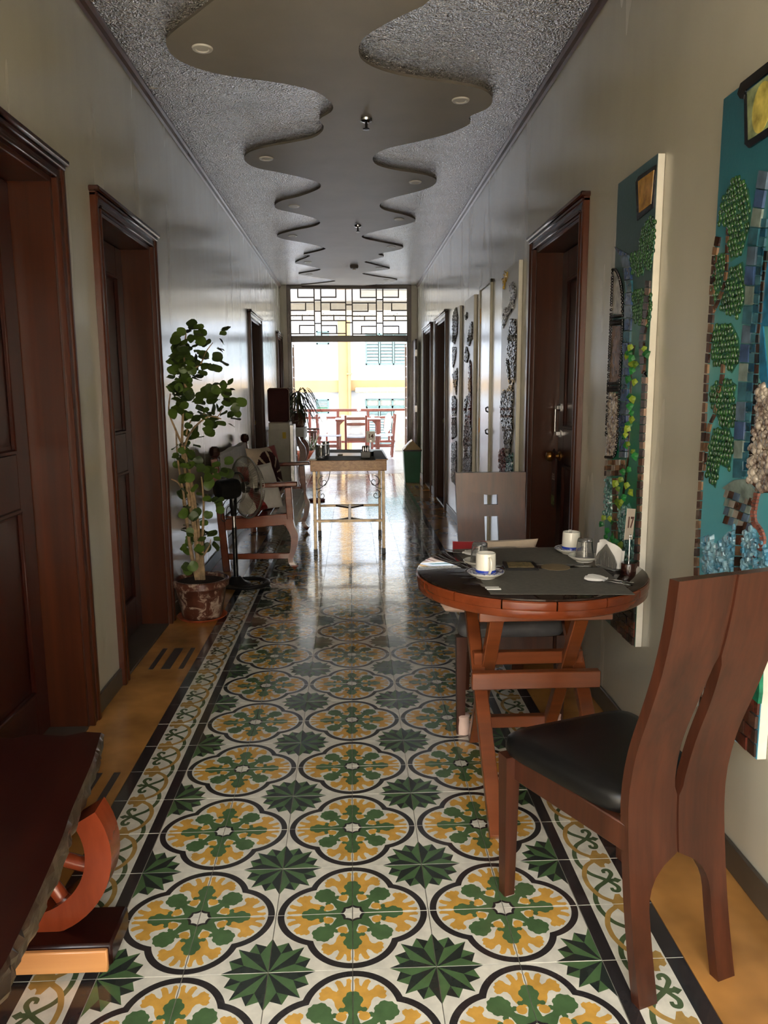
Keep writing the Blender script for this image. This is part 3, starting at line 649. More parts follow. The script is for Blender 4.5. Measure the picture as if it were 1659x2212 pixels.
mb = MB(); x0 = BP(757, 0)[0]; mb.bx(x0, 9, -.7, 0, zb-.02, zb+.16, .03); mb.build('pebble_ledge', 'pebble_dash', bd, smooth=0)
xp = BP(744, 0)[0]; mb = MB().cyl((xp, -.42, -3.5), (xp, -.42, 7.4), .055, n=12)
for z in (-.4, 1.9, 4): mb.bx(xp-.1, xp+.1, -.5, -.34, z-.03, z+.03)
mb.build('drain_pipe', 'facade_beige', bd)
def louvre(px0, px1, py0, py1, cols, slat='louvre_glass', blades=9, green=None):
    x0, z1 = BP(px0, py0); x1, z0 = BP(px1, py1); t = .05
    w = MB()
    for a, b, c_, d_ in ((x0, x1, z1-t, z1), (x0, x1, z0, z0+t), (x0, x0+t, z0, z1), (x1-t, x1, z0, z1)): w.bx(a, b, -.06, .02, c_, d_)
    for i in range(1, cols): x = x0+(x1-x0)*i/cols; w.bx(x-t/2, x+t/2, -.06, .02, z0, z1)
    wo = w.build('window', 'window_teal', bd, smooth=0)
    MB().bx(x0, x1, -.004, .004, z0, z1).build('dark_pane', 'ink_dark', wo, smooth=0)
    for c_ in range(cols):
        a, b = x0+(x1-x0)*c_/cols+t, x0+(x1-x0)*(c_+1)/cols-t
        for k in range(blades):
            z = z0+t+(z1-z0-2*t)*(k+.5)/blades; h = (z1-z0-2*t)/blades
            MB().box(((a+b)/2, -.03, z), (b-a, .012, h*1.0), Matrix.Rotation(R(-28), 3, 'X')).build('louvre_blade', green if (green and k < 3) else slat, wo, smooth=0)
louvre(789, 880, 720, 788, 3); louvre(683, 711, 862, 893, 1, 'louvre_glass', 7, 'louvre_green'); louvre(683, 711, 715, 744, 1, 'louvre_glass', 6)
louvre(791, 876, 880, 965, 3, 'louvre_glass', 14)
x0, z1 = BP(791, 862); x1, z0 = BP(876, 879); w = MB()
for a, b, c_, d_ in ((x0, x1, z1-.05, z1), (x0, x1, z0, z0+.05)): w.bx(a, b, -.06, .02, c_, d_)
for i in range(4): x = x0+(x1-x0)*i/3; w.bx(x-.03, x+.03, -.06, .02, z0, z1)
wo = w.build('window', 'window_teal', bd, smooth=0)
for i in range(3): MB().bx(x0+(x1-x0)*i/3+.03, x0+(x1-x0)*(i+1)/3-.03, -.01, 0, z0, z1).build('curtain_pane', 'curtain', wo, smooth=0)
# ------------------------------------------------------------------ chairs
PROF = [(-.012, 0), (.012, .109), (.03, .213), (.05, .372), (.054, .45), (.052, .494), (.032, .593), (-.002, .683), (-.036, .787), (-.06, .892), (-.072, .99)]
def prof(z):
    for (a, za), (b, zb) in zip(PROF, PROF[1:]):
        if z <= zb: return a+(b-a)*(z-za)/(zb-za)
    return PROF[-1][0]
prof_s = lambda z: (prof(z-.04)+2*prof(z)+prof(z+.04))/4 if .05 < z < .93 else prof(z)
def plank(zs, xl, xr, th=.026, dy=0, curve=.0):
    mb = MB(); vs = []
    for z in zs:
        for x in (xl(z), xr(z)):
            c = curve*(1-(x/.15)**2)
            vs += [(x, prof_s(z)+dy-c, z), (x, prof_s(z)+dy-th-c, z)]
    fs = []; n = len(zs)
    for i in range(n-1):
        a, b = i*4, i*4+4
        fs += [(a, a+2, b+2, b), (a+1, b+1, b+3, a+3), (a, b, b+1, a+1), (a+2, a+3, b+3, b+2)]
    fs += [(0, 1, 3, 2), ((n-1)*4, (n-1)*4+2, (n-1)*4+3, (n-1)*4+1)]
    return mb.add(vs, fs)
ZS = [i*.99/44 for i in range(45)]
def seat_parts(t, wood_m, seat_m, front_w=.41, rear_w=.27, depth=.43):
    zt = .405
    def seat(u, v):      # cushion: u across, v from rear (0) to front (1)
        pass
    mb = MB(); n = 14; top = []; rows = []
    def edge(a):        # rounded trapezoid outline
        ca, sa = math.cos(a), math.sin(a); e = .32
        x = math.copysign(abs(ca)**e, ca); y = math.copysign(abs(sa)**e, sa)
        v = (y+1)/2; w = (rear_w+.0)/2+(front_w-rear_w)/2*v
        return x*(w*1.02+.016*v), .055+v*(depth-.02)
    A = [2*PI*i/36 for i in range(36)]
    cy = .055+(depth-.03)/2
    for s, z in ((.97, zt), (1.0, zt+.012), (1.0, zt+.028), (.985, zt+.042), (.93, zt+.052), (.8, zt+.058), (.5, zt+.062), (.2, zt+.063)):
        rows.append([((p[0]*s), cy+(p[1]-cy)*s, z) for p in (edge(a) for a in A)])
    vs = [p for r_ in rows for p in r_]; fs = [tuple(range(35, -1, -1))]
    for i in range(len(rows)-1):
        for k in range(36): fs.append((i*36+k, i*36+(k+1) % 36, (i+1)*36+(k+1) % 36, (i+1)*36+k))
    fs.append(tuple((len(rows)-1)*36+k for k in range(36)))
    mb.add(vs, fs).build('seat', seat_m, t)
    for s in (-1, 1):
        MB().beam((s*(rear_w/2-.012), .03, .37), (s*(front_w/2-.022), depth, .37), .026, .066, b=.003).build('side_rail', wood_m, t)
        x, y = s*(front_w/2-.008), depth-.005
        lg = MB(); r0, r1 = .021, .015
        lg.add([(x-r1, y-r1-.0, 0), (x+r1, y-r1, 0), (x+r1, y+r1, 0), (x-r1, y+r1, 0), (x-r0, y-r0, .404), (x+r0, y-r0, .404), (x+r0, y+r0, .404), (x-r0, y+r0, .404)], [(0, 3, 2, 1), (4, 5, 6, 7), (0, 1, 5, 4), (1, 2, 6, 5), (2, 3, 7, 6), (3, 0, 4, 7)])
        lg.build('leg', wood_m, t)
    MB().beam((-front_w/2+.04, depth, .372), (front_w/2-.04, depth, .372), .024, .06, b=.003).build('front_rail', wood_m, t)
def chair_near(loc, rz):
    t = thing('dining_chair', 'brown wooden chair with curved split back and black seat nearest the viewer', 'chair', loc, rz)
    W = lambda z: .137+.012*max(0, (z-.4)/.6)
    def inner(z, s):
        if z < .315: # leg with an arch between
            lw = .050+.0*z; return W(z)-lw if z < .2 else max(.0, (W(z)-.05)*math.sqrt(max(0, 1-((z-.2)/.105)**2)) if z < .305 else 0)
        if .45 < z < .80: return .006+.0125*math.sin(PI*(z-.45)/.35)**.7
        return 0.0008
    plank(ZS, lambda z: -W(z), lambda z: -inner(z, -1)).build('back_plank', 'chair_wood', t)
    plank(ZS, lambda z: inner(z, 1), lambda z: W(z), dy=-.004).build('back_plank', 'chair_wood', t)
    MB().bx(-.03, .03, prof(.38)-.02, prof(.38)+.012, .32, .44, .003).build('back_joint', 'chair_wood', t)
    seat_parts(t, 'chair_wood', 'black_leather'); return t
e_ = Vector((.941, .337, 0)).normalized(); a_ = Vector((.621, 1.516, 0))+e_*.137
chair_near(a_, math.atan2(e_.y, e_.x))
def chair_far(loc, rz):
    t = thing('dining_chair', 'brown wooden chair with ladder slot back behind the round table', 'chair', loc, rz)
    W = lambda z: .145+.012*max(0, (z-.4)/.6); g = .031
    arcz = lambda x: .914+.045*(x/.155)**2
    zs = [z for z in ZS if z < .93]
    for s in (-1, 1):
        def inn(z): return (W(z)-.05 if z < .2 else (W(z)-.05)*math.sqrt(max(0, 1-((z-.2)/.12)**2)) if z < .315 else 0.001 if z < .43 else g)
        if s < 0: plank([z for z in ZS if z < .97], lambda z: -W(z), lambda z: -inn(z)).build('back_plank', 'chair_wood', t)
        else: plank([z for z in ZS if z < .97], lambda z: inn(z), lambda z: W(z)).build('back_plank', 'chair_wood', t)
    cap = MB(); vs = []; N = 14
    for i in range(N+1):
        x = -.157+.314*i/N
        for z in (arcz(x)-.02, .992):
            y = prof_s(min(z, .99)); vs += [(x, y+.006, z), (x, y-.031, z)]
    fs = []
    for i in range(N):
        a, b = i*4, i*4+4; fs += [(a, b, b+2, a+2), (a+1, a+3, b+3, b+1), (a, a+1, b+1, b), (a+2, b+2, b+3, a+3)]
    fs += [(0, 2, 3, 1), (N*4, N*4+1, N*4+3, N*4+2)]
    cap.add(vs, fs).build('top_cap', 'chair_wood', t)
    zz = [.80+.05*i/3 for i in range(4)]
    plank(zz, lambda z: -g-.004, lambda z: g+.004, th=.02).build('cross_slat', 'chair_wood', t)
    seat_parts(t, 'chair_wood', 'leather_grey')
    for s in (-1, 1):
        so = MB(); x, y = s*.185, .425; so.lathe([(.026, 0), (.027, .03), (.025, .06), (.027, .075), (.02, .08)], (x, y, 0), 14); so.build('leg_sock', 'pink_cloth', t)
    return t
chair_far((.63, 3.31, 0), PI)
# ------------------------------------------------------------------ round folding table
TZ = .742; TC = Vector((.625, 2.575, 0)); TR = .392
tb = thing('folding_table', 'round reddish wooden folding table with glass top and crossed legs', 'table', TC)
n_seg = 15
for i in range(n_seg):
    a0 = 2*PI*(i+.2)/n_seg+.006; a1 = 2*PI*(i+1.2)/n_seg-.006; N = 7; mb = MB(); vs = []
    for k in range(N+1):
        a = a0+(a1-a0)*k/N
        for r, z in ((TR-.055, TZ-.036), (TR, TZ-.036), (TR+.002, TZ-.03), (TR+.002, TZ-.012), (TR-.002, TZ-.008), (TR-.055, TZ-.008)): vs.append((r*math.cos(a), r*math.sin(a), z))
    fs = [tuple(range(5, -1, -1)), tuple(N*6+k for k in range(6))]
    for k in range(N):
        for q in range(6): fs.append((k*6+q, k*6+(q+1) % 6, (k+1)*6+(q+1) % 6, (k+1)*6+q))
    mb.add(vs, fs).build('rim_segment', 'rim_wood', tb)
MB().lathe([(TR-.05, TZ-.062), (TR-.006, TZ-.062), (TR-.001, TZ-.056), (TR-.001, TZ-.037), (TR-.004, TZ-.0365), (TR-.05, TZ-.0365)], n=72).build('lower_ring', 'rim_wood', tb)
MB().lathe([(0, TZ-.05), (TR-.05, TZ-.05), (TR-.05, TZ-.0085), (0, TZ-.0085)], n=48).build('table_board', 'log_dark', tb)
MB().lathe([(0, TZ-.008), (TR-.006, TZ-.008), (TR-.003, TZ-.006), (TR-.003, TZ-.0015), (TR-.005, TZ), (0, TZ)], n=96).build('glass_top', 'table_glass', tb)
LX = (-.185, .165)
for s, lx in zip((-1, 1), LX):
    for k, (yb, yt) in enumerate(((-.44, .20), (.225, -.20))):
        x = lx+(.036 if k else 0)*(-s)
        m_ = MB().beam((x, yb, .012), (x, yt, TZ-.09), .034, .046, (1, 0, 0), .003); m_.build('leg', 'table_wood', tb)
for y, z, h, x0, x1 in ((-.16, .405, .058, -.225, .205), (-.04, .44, .045, -.2, .18), (.16, .115, .045, -.15, .12), (-.225, TZ-.088, .05, -.215, .215), (-.12, TZ-.1, .03, -.2, .19), (.2, TZ-.088, .05, -.21, .21)):
    MB().beam((x0, y, z), (x1, y, z), .032, h, b=.003).build('cross_bar', 'table_wood', tb)
# ------------------------------------------------------------------ tableware
def onT(px, py, z=TZ): return ZP(px, py, z)
def sheet_mat(name, label, cat, corners, m, z, th=.0012):
    P = [onT(*c, z) for c in corners]; c = sum(P, Vector())/len(P)
    o = MB().prism([(p.x-c.x, p.y-c.y) for p in ccw([(p.x, p.y) for p in P]) and [Vector((q[0], q[1], 0)) for q in ccw([(p.x, p.y) for p in P])]], 0, th)
    return tag(o.build(name, m, loc=None, smooth=0), label, cat), c
def mat_sheet(name, label, corners, m, z, th=.0012):
    P = [onT(*c, z) for c in corners]; c = sum(P, Vector())/len(P)
    pl = ccw([(p.x-c.x, p.y-c.y) for p in P]); o = MB().prism(pl, 0, th).build(name, m, smooth=0); o.location = (c.x, c.y, z); return o
tag(mat_sheet('placemat', 'grey placemat at the near side of the round table', [(1024, 1232), (1060, 1284), (1372, 1285), (1300, 1226)], 'placemat', TZ), 'grey placemat at the near side of the round table', 'placemat', 'placemats on the round table')
tag(mat_sheet('placemat', '', [(978, 1187), (1016, 1222), (1262, 1219), (1215, 1182)], 'placemat', TZ), 'grey placemat at the far side of the round table', 'placemat', 'placemats on the round table')
# framed card and round coaster
P = [onT(*c) for c in ((1085, 1217), (1152, 1217), (1164, 1233), (1092, 1233))]; c = sum(P, Vector())/4
t = thing('framed_card', 'small dark framed card lying in the middle of the round table', 'frame', c)
pl = ccw([(p.x-c.x, p.y-c.y) for p in P]); MB().prism(pl, .001, .008).build('frame', 'black_plastic', t, smooth=0); MB().prism([(x*.78, y*.68) for x, y in pl], .008, .0095).build('card', 'card_pattern', t, smooth=0)
c = onT(1200, 1226); o = MB().lathe([(0, 0), (.05, 0), (.05, .002), (0, .002)], n=32).build('coaster', 'kraft', smooth=30); o.location = c+Vector((0, 0, .0005)); tag(o, 'round brown paper coaster beside the framed card', 'coaster')
def saucer_profile(r): return [(0, .0), (r*.52, 0), (r*.55, .004), (r*.75, .008), (r*.98, .018), (r, .0205), (r*.97, .0215), (r*.74, .012), (r*.5, .007), (0, .007)]
def cup_set(px, py, ang, lab_c, lab_s, spoon=False, z0=TZ+.0012):
    c = onT(px, py, z0)
    s = thing('saucer', lab_s, 'saucer', c, group='blue rimmed saucers under cups')
    MB().lathe(saucer_profile(.062)[:6]+[(.0601, .0206)], n=40).build('dish', 'porcelain', s); MB().lathe([(.0605, .0207), (.06, .0217), (.047, .0128), (.0465, .0118)], n=40).build('blue_rim', 'rim_pattern', s)
    MB().lathe([(.047, .0127), (.031, .008), (0, .008), ], n=40).build('well', 'porcelain', s)
    t = thing('coffee_cup', lab_c, 'cup', c+Vector((0, 0, .0085)), ang, group='white cups with a blue band')
    MB().lathe([(0, 0), (.032, 0), (.034, .004), (.034, .018), (.0335, .03), (.0325, .07), (.0315, .0745), (.0295, .0745), (.0295, .07), (.03, .01), (0, .006)], n=36).build('body', 'porcelain', t)
    MB().lathe([(.0341, .010), (.0346, .0105), (.0346, .0195), (.0341, .02)], n=36).build('blue_band', 'blue_glaze', t)
    MB().tube(smooth_path([(.031, 0, .062), (.045, 0, .062), (.052, 0, .05), (.05, 0, .03), (.034, 0, .012)], 4), .0045, 8).build('handle', 'porcelain', t)
    return c
def rim_pattern():
    t = NT('rim_pattern'); t.set(rough=.15, coat=.4); co = t.co(); f = t.noise(co, 130, 2)
    t.l(t.ramp(f, [(.46, (60, 78, 150)), (.52, (226, 226, 226))]), t.b.inputs['Base Color']); M['rim_pattern'] = t.m
rim_pattern()
cup_set(1049, 1247, R(-80), 'white cup with blue band and handle on the near placemat', 'blue rimmed saucer under the near cup')
c2 = cup_set(1233, 1195, R(70), 'white cup with blue band behind the upturned glass at the right', 'blue rimmed saucer under the far right cup')
o = MB(); o.tube([(0, 0, .012), (.0, .012, .085)], .0022, 6); o.tube([(.008, 0, .012), (.006, .012, .085)], .0022, 6)
o = o.build('teaspoon', 'chrome'); o.location = c2+Vector((-.005, 0, .004)); tag(o, 'thin spoon handle standing in the far right cup', 'spoon')
def glass_set(px, py, lab_g, lab_s):
    c = onT(px, py, TZ+.0012)
    s = MB().lathe(saucer_profile(.058), n=40).build('saucer', 'porcelain'); s.location = c; tag(s, lab_s, 'saucer', 'plain white saucers under glasses')
    N = 20; g = MB()
    pr_ = [(0, .075), (.023, .075), (.0255, .073), (.0265, .066), (.029, .04), (.034, .006), (.0345, 0), (.0325, 0), (.032, .006), (.027, .04), (.0245, .064), (0, .066)]
    g.lathe(pr_, n=N, flute=[0, .02, .03, .045, .045, .01, 0, 0, 0, 0, 0, 0]); g = g.build('drinking_glass', 'glass', smooth=50); g.location = c+Vector((0, 0, .0085)); tag(g, lab_g, 'glass', 'upturned fluted glasses')
glass_set(1036, 1222, 'upturned fluted glass behind the near cup', 'white saucer under the glass behind the near cup')
glass_set(1262, 1212, 'upturned fluted glass beside the napkin holder', 'white saucer under the glass beside the napkin holder')
# napkin holder
c = onT(1316, 1228); t = thing('napkin_holder', 'cut glass napkin holder with leaf shaped sides', 'napkin holder', c, R(-62))
for s in (-1, 1):
    sh = [(-.045, 0), (.045, 0), (.048, .02), (.035, .045), (.018, .062), (0, .082), (-.018, .062), (-.035, .045), (-.048, .02)]
    m_ = MB().prism(sh, -.003, .003, (0, s*.018, .006), (1, 0, 0), (0, 0, 1))
    for i in range(5): m_.beam((-.035+.0175*i, s*.022, .012), (-.035+.0175*i, s*.022, .03+.035*(1-abs(i-2)/2)), .006, .004, (1, 0, 0), .001)
    m_.build('side_leaf', 'glass_rough', t, smooth=20)
MB().bx(-.045, .045, -.02, .02, 0, .008, .002).build('base', 'glass_rough', t)
for i in range(4):
    o = MB(); w = .055; rr = random.Random(i)
    o.sheet(lambda u, v: ((u-.5)*2*w+.008*v, -.012+.006*i+.004*math.sin(9*u+i)*v, .01+v*(.08+.012*math.sin(3*u+i)-.02*abs(u-.3))), 10, 6)
    o = o.build('paper_napkin', 'paper', recalc=False); o.location = c; o.rotation_euler = (0, 0, R(-62)); tag(o, 'white paper napkin standing in the glass holder, %s of four' % ('rearmost', 'second from the rear', 'second from the front', 'frontmost')[3-i], 'napkin', 'napkins in the holder')
# table number 17
def number_sign(name, label, base, txt, card_w, card_h, z0, rz, tilt, mats, post=True, base_m='dark_frame', ts=1.0):
    t = thing(name, label, 'table number', base, rz)
    if post:
        MB().lathe([(0, 0), (.024, 0), (.025, .003), (.025, .036), (.023, .039), (0, .039)], n=24).build('base', base_m, t)
        MB().cyl((0, 0, .038), (0, 0, z0+.01), .0018, n=8).build('wire', 'chrome', t)
        m_ = MB().tube([(.006*math.cos(a), -.002, z0+.012+.006*math.sin(a)) for a in [2*PI*i/10 for i in range(10)]], .0012, 5, True); m_.build('clip_ring', 'chrome', t)
    rot = Matrix.Rotation(R(tilt), 3, 'Y')
    cd = MB().box((0, .002, z0+card_h/2), (card_w, .0015, card_h), rot, .0005).build('card', mats[0], t, smooth=0)
    cu = bpy.data.curves.new(name+'_text', 'FONT'); cu.body = txt; cu.size = card_h*.62*ts; cu.align_x = 'CENTER'; cu.align_y = 'CENTER'; cu.extrude = .0003; cu.offset = card_h*.012
    ob = bpy.data.objects.new('numerals', cu); COL.objects.link(ob); me = bpy.data.meshes.new_from_object(ob.evaluated_get(bpy.context.evaluated_depsgraph_get())); COL.objects.unlink(ob); bpy.data.objects.remove(ob)
    me.materials.clear(); me.materials.append(M[mats[1]]); ob = bpy.data.objects.new('numerals', me); COL.objects.link(ob); ob.parent = cd
    ob.location = (0, .002-.0013, z0+card_h*.54); ob.rotation_euler = (rot.to_4x4() @ Matrix.Rotation(PI/2, 4, 'X')).to_euler()
    return t
number_sign('table_number', 'pale card reading 17 on a wire in a brown round base', onT(1357, 1240), '17', .066, .104, .118, R(46), 8, ('sign_card', 'ink_brown'), ts=.8)
# cutlery bundles and sugar sachets
def cutlery(px, py, rz, label):
    c = onT(px, py, TZ+.0013); t = thing('cutlery_bundle', label, 'cutlery', c, rz, group='cutlery bundles in twisted napkins')
    for k, dy in enumerate((-.012, .012)):
        r_ = random.Random(k+3)
        m_ = MB(); N = 12; prof_ = [(0, -.05), (.012, -.046), (.018, -.03), (.017, -.012), (.012, .004), (.007, .012), (.009, .018), (0, .02)]
        m_.lathe(prof_, n=N, rot=Matrix.Rotation(PI/2, 3, 'Y'), flute=[0, .12, .14, .12, .1, .05, .1, 0])
        m_.v = [(x, y+dy, max(0, z*.45+.008)) for x, y, z in m_.v]
        m_.build('napkin_wrap', 'paper', t)
        m_ = MB(); m_.beam((.012, dy, .006), (.095, dy*1.5, .005), .007, .0022, b=.0008); m_.ball((.095, dy*1.5, .005), (.009, .0055, .0014), 10, 6); m_.build('handle', 'chrome', t)
cutlery(1297, 1255, R(-38), 'fork and spoon with twisted white napkins on the near placemat')
cutlery(1012, 1197, R(150), 'fork and spoon with twisted napkins at the far placemat edge')
for i, (px, py, lb) in enumerate(((1063, 1270, 'white sugar sachet lying under the other at the near cup'), (1066, 1272, 'white sugar sachet lying on top below the near cup'))):
    o = MB().bx(-.022, .022, -.008, .008, 0, .003, .001).build('sugar_sachet', 'paper'); o.location = onT(px, py, TZ+.0013+.003*i)+Vector((0, -.006*i, 0)); o.rotation_euler = (0, 0, R(-4)); tag(o, lb, 'sachet', 'sugar sachets')
# ------------------------------------------------------------------ cushions
def cushion(name, label, size, loc, rot, mats, mf=None, pipe=None, group=None, flat=1.0):
    t = thing(name, label, 'cushion', loc, group=group); t.rotation_euler = rot
    w, h, d = size
    for s in (-1, 1):
        def fn(u, v):
            x, y = 2*u-1, 2*v-1; k = (1-abs(x)**2.4)*(1-abs(y)**2.4); pin = 1-.05*(1-abs(y))*(abs(x)**2)-.0
            return ((x*w/2)*(1-.06*(1-y*y)*abs(x)), (y*h/2)*(1-.06*(1-x*x)*abs(y)), s*d/2*max(0, k)**.55)
        MB().sheet(fn, 56 if mf else 24, 56 if mf else 24, mf=mf).build('front' if s > 0 else 'back', mats, t, recalc=False, smooth=60)
    return t
def monstera(u, v):      # red corner, maroon leaf with slits on beige
    if u+v > 1.52 and u > .72: return 1
    x, y = u-.5, v-.42
    r = math.hypot(x, y*.9); a = math.atan2(x, y)
    if r < .44 and abs(math.sin(a*4.5)) > .32+.0*r or r < .16: return 2
    return 0
cushion('cushion', 'red, beige and maroon print cushion on the far chair', (.36, .34, .12), (.59, 3.14, .60), (R(62), 0, R(185)), ['beige_cloth', 'red_cloth', 'maroon_print'], lambda u, v: 1 if u > .78 or u+v > 1.6 else monstera(u, v))
o = MB().sheet(lambda u, v: (.02+.14*u, .02*math.sin(4*u)-.16*v, -.03*v-.012*math.sin(6*u)*v), 8, 6)
o = cushion('cushion', 'pale pink cushion corner below the round table', (.13, .12, .05), (.42, 3.02, .50), (R(20), R(8), R(20)), ['pink_cloth'])
# ------------------------------------------------------------------ log table (bottom left)
lg = thing('log_table', 'dark live edge log table on wheel shaped red legs at the lower left', 'table', (-.80, 1.45, 0))
rr = random.Random(11)
edge = smooth_path([(-.670, 1.99, 0), (-.653, 1.9, 0), (-.637, 1.81, 0), (-.61, 1.60, 0), (-.592, 1.495, 0), (-.57, 1.324, 0), (-.557, 1.187, 0), (-.552, 1.12, 0), (-.55, .9, 0), (-.57, .75, 0)], 8)
left = smooth_path([(-1.0, .75, 0), (-1.03, 1.1, 0), (-1.04, 1.5, 0), (-1.04, 1.97, 0)], 8)
top = [(p.x+.80, p.y-1.45) for p in edge]; lft = [(p.x+.80, p.y-1.45) for p in reversed(left)]
far = [(top[0][0]+(lft[0][0]-top[0][0])*k/8, top[0][1]+(lft[0][1]-top[0][1])*k/8+.012*math.sin(k*2.1)) for k in range(1, 8)]
ring = list(reversed(top))+far+lft
n = len(ring); vs = []; fs = []; lev = [(.385, .03), (.395, .008), (.41, .0), (.43, .004), (.442, .0), (.45, .006)]
ne = len(top)
for j, (z, ins) in enumerate(lev):
    for i, (x, y) in enumerate(ring):
        k = rr.uniform(-.006, .006) if i < ne and 0 < j < 5 else 0
        vs.append((x*(1-ins/.3)+k, y*(1-ins/.8)+k*.5, z))
for j in range(len(lev)-1):
    for i in range(n): fs.append((j*n+i, j*n+(i+1) % n, (j+1)*n+(i+1) % n, (j+1)*n+i))
mb = MB(); mb.add(vs, [f for f in fs if True], 0); 
mb.m = [1 if (q % n) < ne-1 else 0 for q in range(len(fs))]
mb.add([], []); mb.f += [tuple(range(n-1, -1, -1)), tuple((len(lev)-1)*n+k for k in range(n))]; mb.m += [0, 0]
mb.build('slab', ['log_dark', 'log_bark'], lg, smooth=30)
def wheel_leg(y):
    cx, cz, ro, ri = .02, .275, .212, .150; y -= 1.45
    a0 = math.asin((.386-cz)/ro); N = 40; mb = MB(); vs = []; A = [a0-(PI+2*a0)*k/N for k in range(N+1)]
    for a in A:
        for r, dy in ((ro, -.035), (ro, .035), (ri, .035), (ri, -.035)):
            z = cz+r*math.sin(a); z = min(z, .386); vs.append((cx+r*math.cos(a), y+dy, max(z, .078)))
    fs = [(0, 1, 2, 3), tuple(N*4+k for k in (3, 2, 1, 0))]
    for k in range(N):
        for q in range(4): fs.append((k*4+q, (k+1)*4+q, (k+1)*4+(q+1) % 4, k*4+(q+1) % 4))
    mb.add(vs, fs).build('wheel_rim', 'log_red', lg)
    for a in (-18, -60, -90, -120, -162): MB().cyl((cx+.05*math.cos(R(a)), y, cz+.05*math.sin(R(a))), (cx+.158*math.cos(R(a)), y, cz+.158*math.sin(R(a))), .018, n=14).build('spoke', 'log_red', lg)
    MB().ball((cx, y, cz), (.06, .03, .06), 16, 10).build('hub', 'log_red', lg)
    MB().bx(-.24, .235, y-.085, y+.055, .022, .08, .006).build('foot_board', 'log_dark', lg); MB().bx(-.24, .228, y-.1, y-.086, .018, .074, .003).build('foot_lit_face', 'log_lit', lg)  # thin pale front board paints the lit side of the dark foot
    for sx in (-.2, .2): MB().bx(sx-.015, sx+.015, y-.06, y-.02, 0, .024).build('foot_pad', 'appliance', lg)
wheel_leg(1.73); wheel_leg(.98)
# ------------------------------------------------------------------ potted plant
pc = Vector((-.905, 4.55, 0))
sau = MB().lathe([(0, 0), (.12, 0), (.135, .006), (.15, .018), (.146, .02), (.13, .01), (0, .008)], n=32).build('plant_saucer', 'terracotta'); sau.location = pc; tag(sau, 'shallow orange clay saucer under the tall plant pot', 'saucer')
pl = thing('potted_plant', 'tall bushy round-leaved plant in a stained brown clay pot', 'plant', pc+Vector((0, 0, .0095)))
MB().lathe([(0, 0), (.112, 0), (.118, .01), (.135, .1), (.15, .185), (.152, .19), (.166, .195), (.168, .232), (.160, .238), (.148, .236), (.142, .215), (0, .215)], n=40).build('pot', 'pot', pl)
MB().lathe([(0, .216), (.08, .222), (.141, .217)], n=24).build('soil', 'soil', pl, recalc=False)
lf = MB(); vs = [(0, 0, 0)]; N = 14
for k in range(N):
    a = 2*PI*k/N; r = .5*(1+.12*math.cos(a)-.25*max(0, math.cos(a-PI))**6); vs.append((.45+r*math.cos(a), r*1.0*math.sin(a), .12*r*abs(math.sin(a))+.05*math.sin(3*a)))
vs[0] = (.45, 0, -.02); lf.add(vs, [(0, 1+k, 1+(k+1) % N) for k in range(N)])
leaf0 = lf.build('leaf', 'leaf', pl, recalc=False, smooth=80)
rg = random.Random(21); lcount = [0]
def put_leaf(p, d, size):
    o = leaf0 if lcount[0] == 0 else leaf0.copy()
    if lcount[0]: COL.objects.link(o)
    lcount[0] += 1
    d = Vector(d).normalized(); up = Vector((rg.uniform(-.5, .5), rg.uniform(-.9, .1), rg.uniform(.3, 1))); x = d; y = up.cross(x)
    if y.length < .05: y = Vector((1, 0, 0)).cross(x)
    y.normalize(); z = x.cross(y)
    m = Matrix((x*size, y*size, z*size)).transposed().to_4x4(); m.translation = p; o.parent = pl; o.matrix_local = m
def W2(px, py, dy=0): p = YP(px, py, 4.55+dy); return p-pl.location
stems = [[(425, 1252), (410, 1180), (400, 1090), (385, 1000), (380, 930)], [(432, 1252), (425, 1170), (415, 1080), (395, 990), (395, 900), (400, 830), (398, 760), (402, 720)], [(436, 1252), (432, 1170), (420, 1080), (402, 985), (380, 930), (365, 890), (368, 850)], [(430, 1252), (420, 1150), (405, 1060), (398, 975), (415, 930), (450, 900), (478, 905)], [(440, 1252), (437, 1180), (440, 1090), (435, 1030)], [(428, 1250), (415, 1200), (400, 1110), (390, 1050), (370, 1035)], [(402, 940), (412, 910), (440, 895), (470, 900), (485, 868)], [(398, 830), (420, 855), (455, 850), (470, 830)], [(398, 800), (430, 790), (445, 760), (460, 740)], [(440, 1200), (452, 1180), (455, 1165)]]
for i, s in enumerate(stems):
    dy = rg.uniform(-.04, .04); P = [W2(x, y, dy*(k/len(s))) for k, (x, y) in enumerate(s)]; P = smooth_path(P, 4)
    r0 = .0115 if i < 6 else .006; MB().tube(P, [r0*(1-.72*k/len(P)) for k in range(len(P))], 8).build('stem', 'stem', pl)
